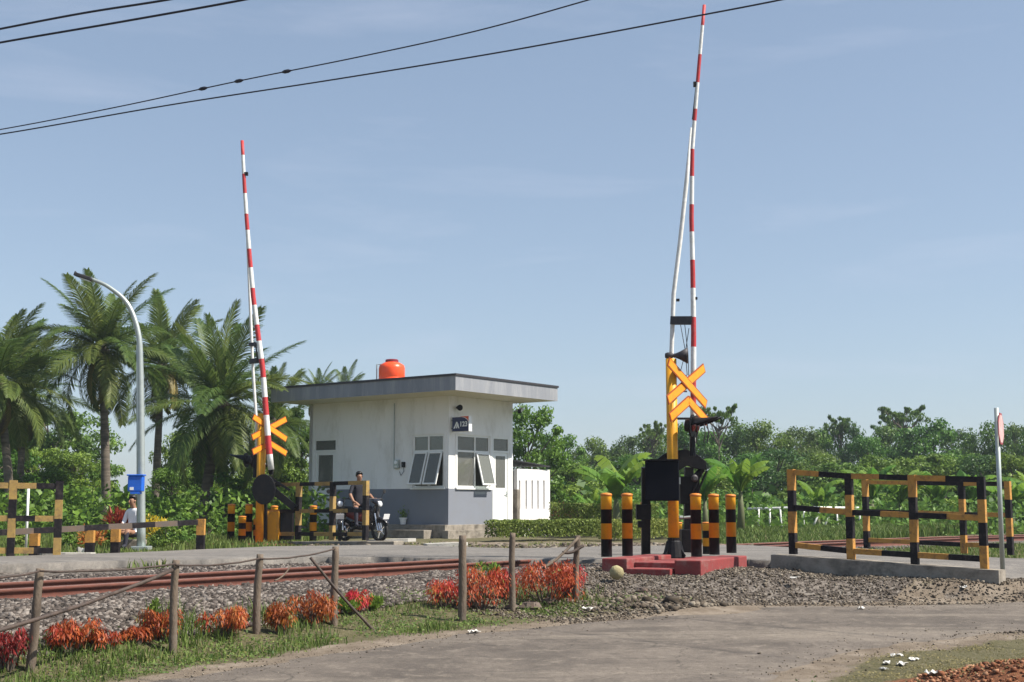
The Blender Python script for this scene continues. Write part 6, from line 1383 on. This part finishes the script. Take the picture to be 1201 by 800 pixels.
# broken concrete pieces along the crossing edge
for i, (px, py, w, lab) in enumerate([(458, 635, 1.3, 'pale concrete slab lying in front of the motorcycle'), (520, 640, 1.0, 'broken pale concrete slab in the middle of the yard edge'), (80, 652, 1.1, 'pale concrete slab strip at the roadside by the two-post fence')]):
    p = onz(px, py, -.05); mb = MB(); pl = [(w*.5*math.cos(a)*random.uniform(.85, 1.1), .22*math.sin(a)*random.uniform(.8, 1.2)) for a in np.linspace(0, 2*PI, 9)[:-1]]; mb.prism(pl, .08, (0, 0, 0), (1, 0, 0), (0, 1, 0)); o = mb.build('concrete_slab', M['paleconc'], bevel=.008); o.location = (p.x, p.y, p.z+.02); o.rotation_euler = (random.uniform(-.03, .03), random.uniform(-.03, .03), .1); tag(o, lab, 'slab')
# dark stones under the shrubs
for i, (px, py, s_, lab) in enumerate([(622, 712, .22, 'largest dark grey stone under the rounded red shrub'), (645, 708, .17, 'dark stone right of the largest one under the red shrub'), (600, 714, .13, 'smaller dark stone left of the largest one'), (668, 706, .12, 'dark stone under the last red shrub'), (754, 694, .13, 'dark stone on the rubble mound beside the coconut husk')]):
    p = onground(px, py); mb = MB(); mb.lathe((0, 0, 0), [(.001, -.5*s_), (.42*s_, -.35*s_), (.55*s_, 0), (.4*s_, .32*s_), (.001, .42*s_)], 9); o = mb.build('stone', M['tin']); 
    for v in o.data.vertices: v.co *= random.uniform(.82, 1.18)
    o.location = (p.x, p.y, g1(p.x, p.y)+.1*s_); o.scale = (1.2, 1, .75); tag(o, lab, 'stone', 'dark stones by the fence')
# ------------------------------------------------------------------ light
AZ = Vector((.95, -.25)).normalized(); EL = math.radians(50)
sdir = Vector((AZ.x*math.cos(EL), AZ.y*math.cos(EL), math.sin(EL)))
ld = bpy.data.lights.new('sun', 'SUN'); ld.energy = 4.9; ld.angle = math.radians(.6); ld.color = (1, .94, .84)
lo = bpy.data.objects.new('sun', ld); COL.objects.link(lo); lo.rotation_euler = sdir.to_track_quat('Z', 'Y').to_euler(); lo.location = (0, 0, 60)
wd = bpy.data.worlds.new('World'); sc.world = wd; wd.use_nodes = True
n, l = wd.node_tree.nodes, wd.node_tree.links; n.clear()
wo = n.new('ShaderNodeOutputWorld'); bg = n.new('ShaderNodeBackground'); sk = n.new('ShaderNodeTexSky'); sk.sky_type = 'NISHITA'; sk.sun_disc = False
sk.sun_elevation = EL; sk.sun_rotation = math.atan2(AZ.x, AZ.y); sk.air_density = 1.0; sk.dust_density = .6; sk.ozone_density = 2.5; sk.altitude = 0
bg.inputs[1].default_value = .084
tc = n.new('ShaderNodeTexCoord'); mp = n.new('ShaderNodeMapping'); mp.inputs['Scale'].default_value = (1.2, 1.2, 7)
l.new(tc.outputs['Generated'], mp.inputs[0]); no = n.new('ShaderNodeTexNoise'); no.inputs['Scale'].default_value = 3.4; no.inputs['Detail'].default_value = 7; no.inputs['Roughness'].default_value = .55; no.inputs['Distortion'].default_value = .3
l.new(mp.outputs[0], no.inputs['Vector']); mr = n.new('ShaderNodeMapRange'); mr.inputs[1].default_value = .55; mr.inputs[2].default_value = .75; mr.inputs[4].default_value = .18; l.new(no.outputs[0], mr.inputs[0])
mx = n.new('ShaderNodeMix'); mx.data_type = 'RGBA'; mx.inputs['B'].default_value = (5.2, 5.5, 6.6, 1); l.new(mr.outputs[0], mx.inputs[0]); hs = n.new('ShaderNodeHueSaturation'); hs.inputs['Saturation'].default_value = .74; l.new(sk.outputs[0], hs.inputs['Color']); fl = n.new('ShaderNodeMix'); fl.data_type = 'RGBA'; fl.inputs[0].default_value = .32; fl.inputs['B'].default_value = (2.1, 3.15, 4.6, 1); l.new(hs.outputs[0], fl.inputs['A']); l.new(fl.outputs['Result'], mx.inputs['A']); l.new(mx.outputs['Result'], bg.inputs[0]); l.new(bg.outputs[0], wo.inputs[0])
sc.view_settings.view_transform = 'Standard'; sc.view_settings.look = 'None'; sc.view_settings.exposure = 0.75; sc.view_settings.gamma = 1
sc.render.engine = 'CYCLES'; sc.cycles.max_bounces = 6; sc.cycles.transparent_max_bounces = 16; sc.cycles.use_denoising = True

# humid air
hz_ = MB(); hz_.bb((-341, -151, -3.5), (341, 481, 22)); ho = hz_.build('haze', bpy.data.materials.new('haze_air')); tag(ho, kind='stuff')
m = ho.data.materials[0]; n, l, out = nt(m); v = n.new('ShaderNodeVolumePrincipled'); v.inputs['Color'].default_value = (.82, .9, 1, 1); v.inputs['Density'].default_value = .00055; v.inputs['Anisotropy'].default_value = .3; l.new(v.outputs[0], out.inputs['Volume'])
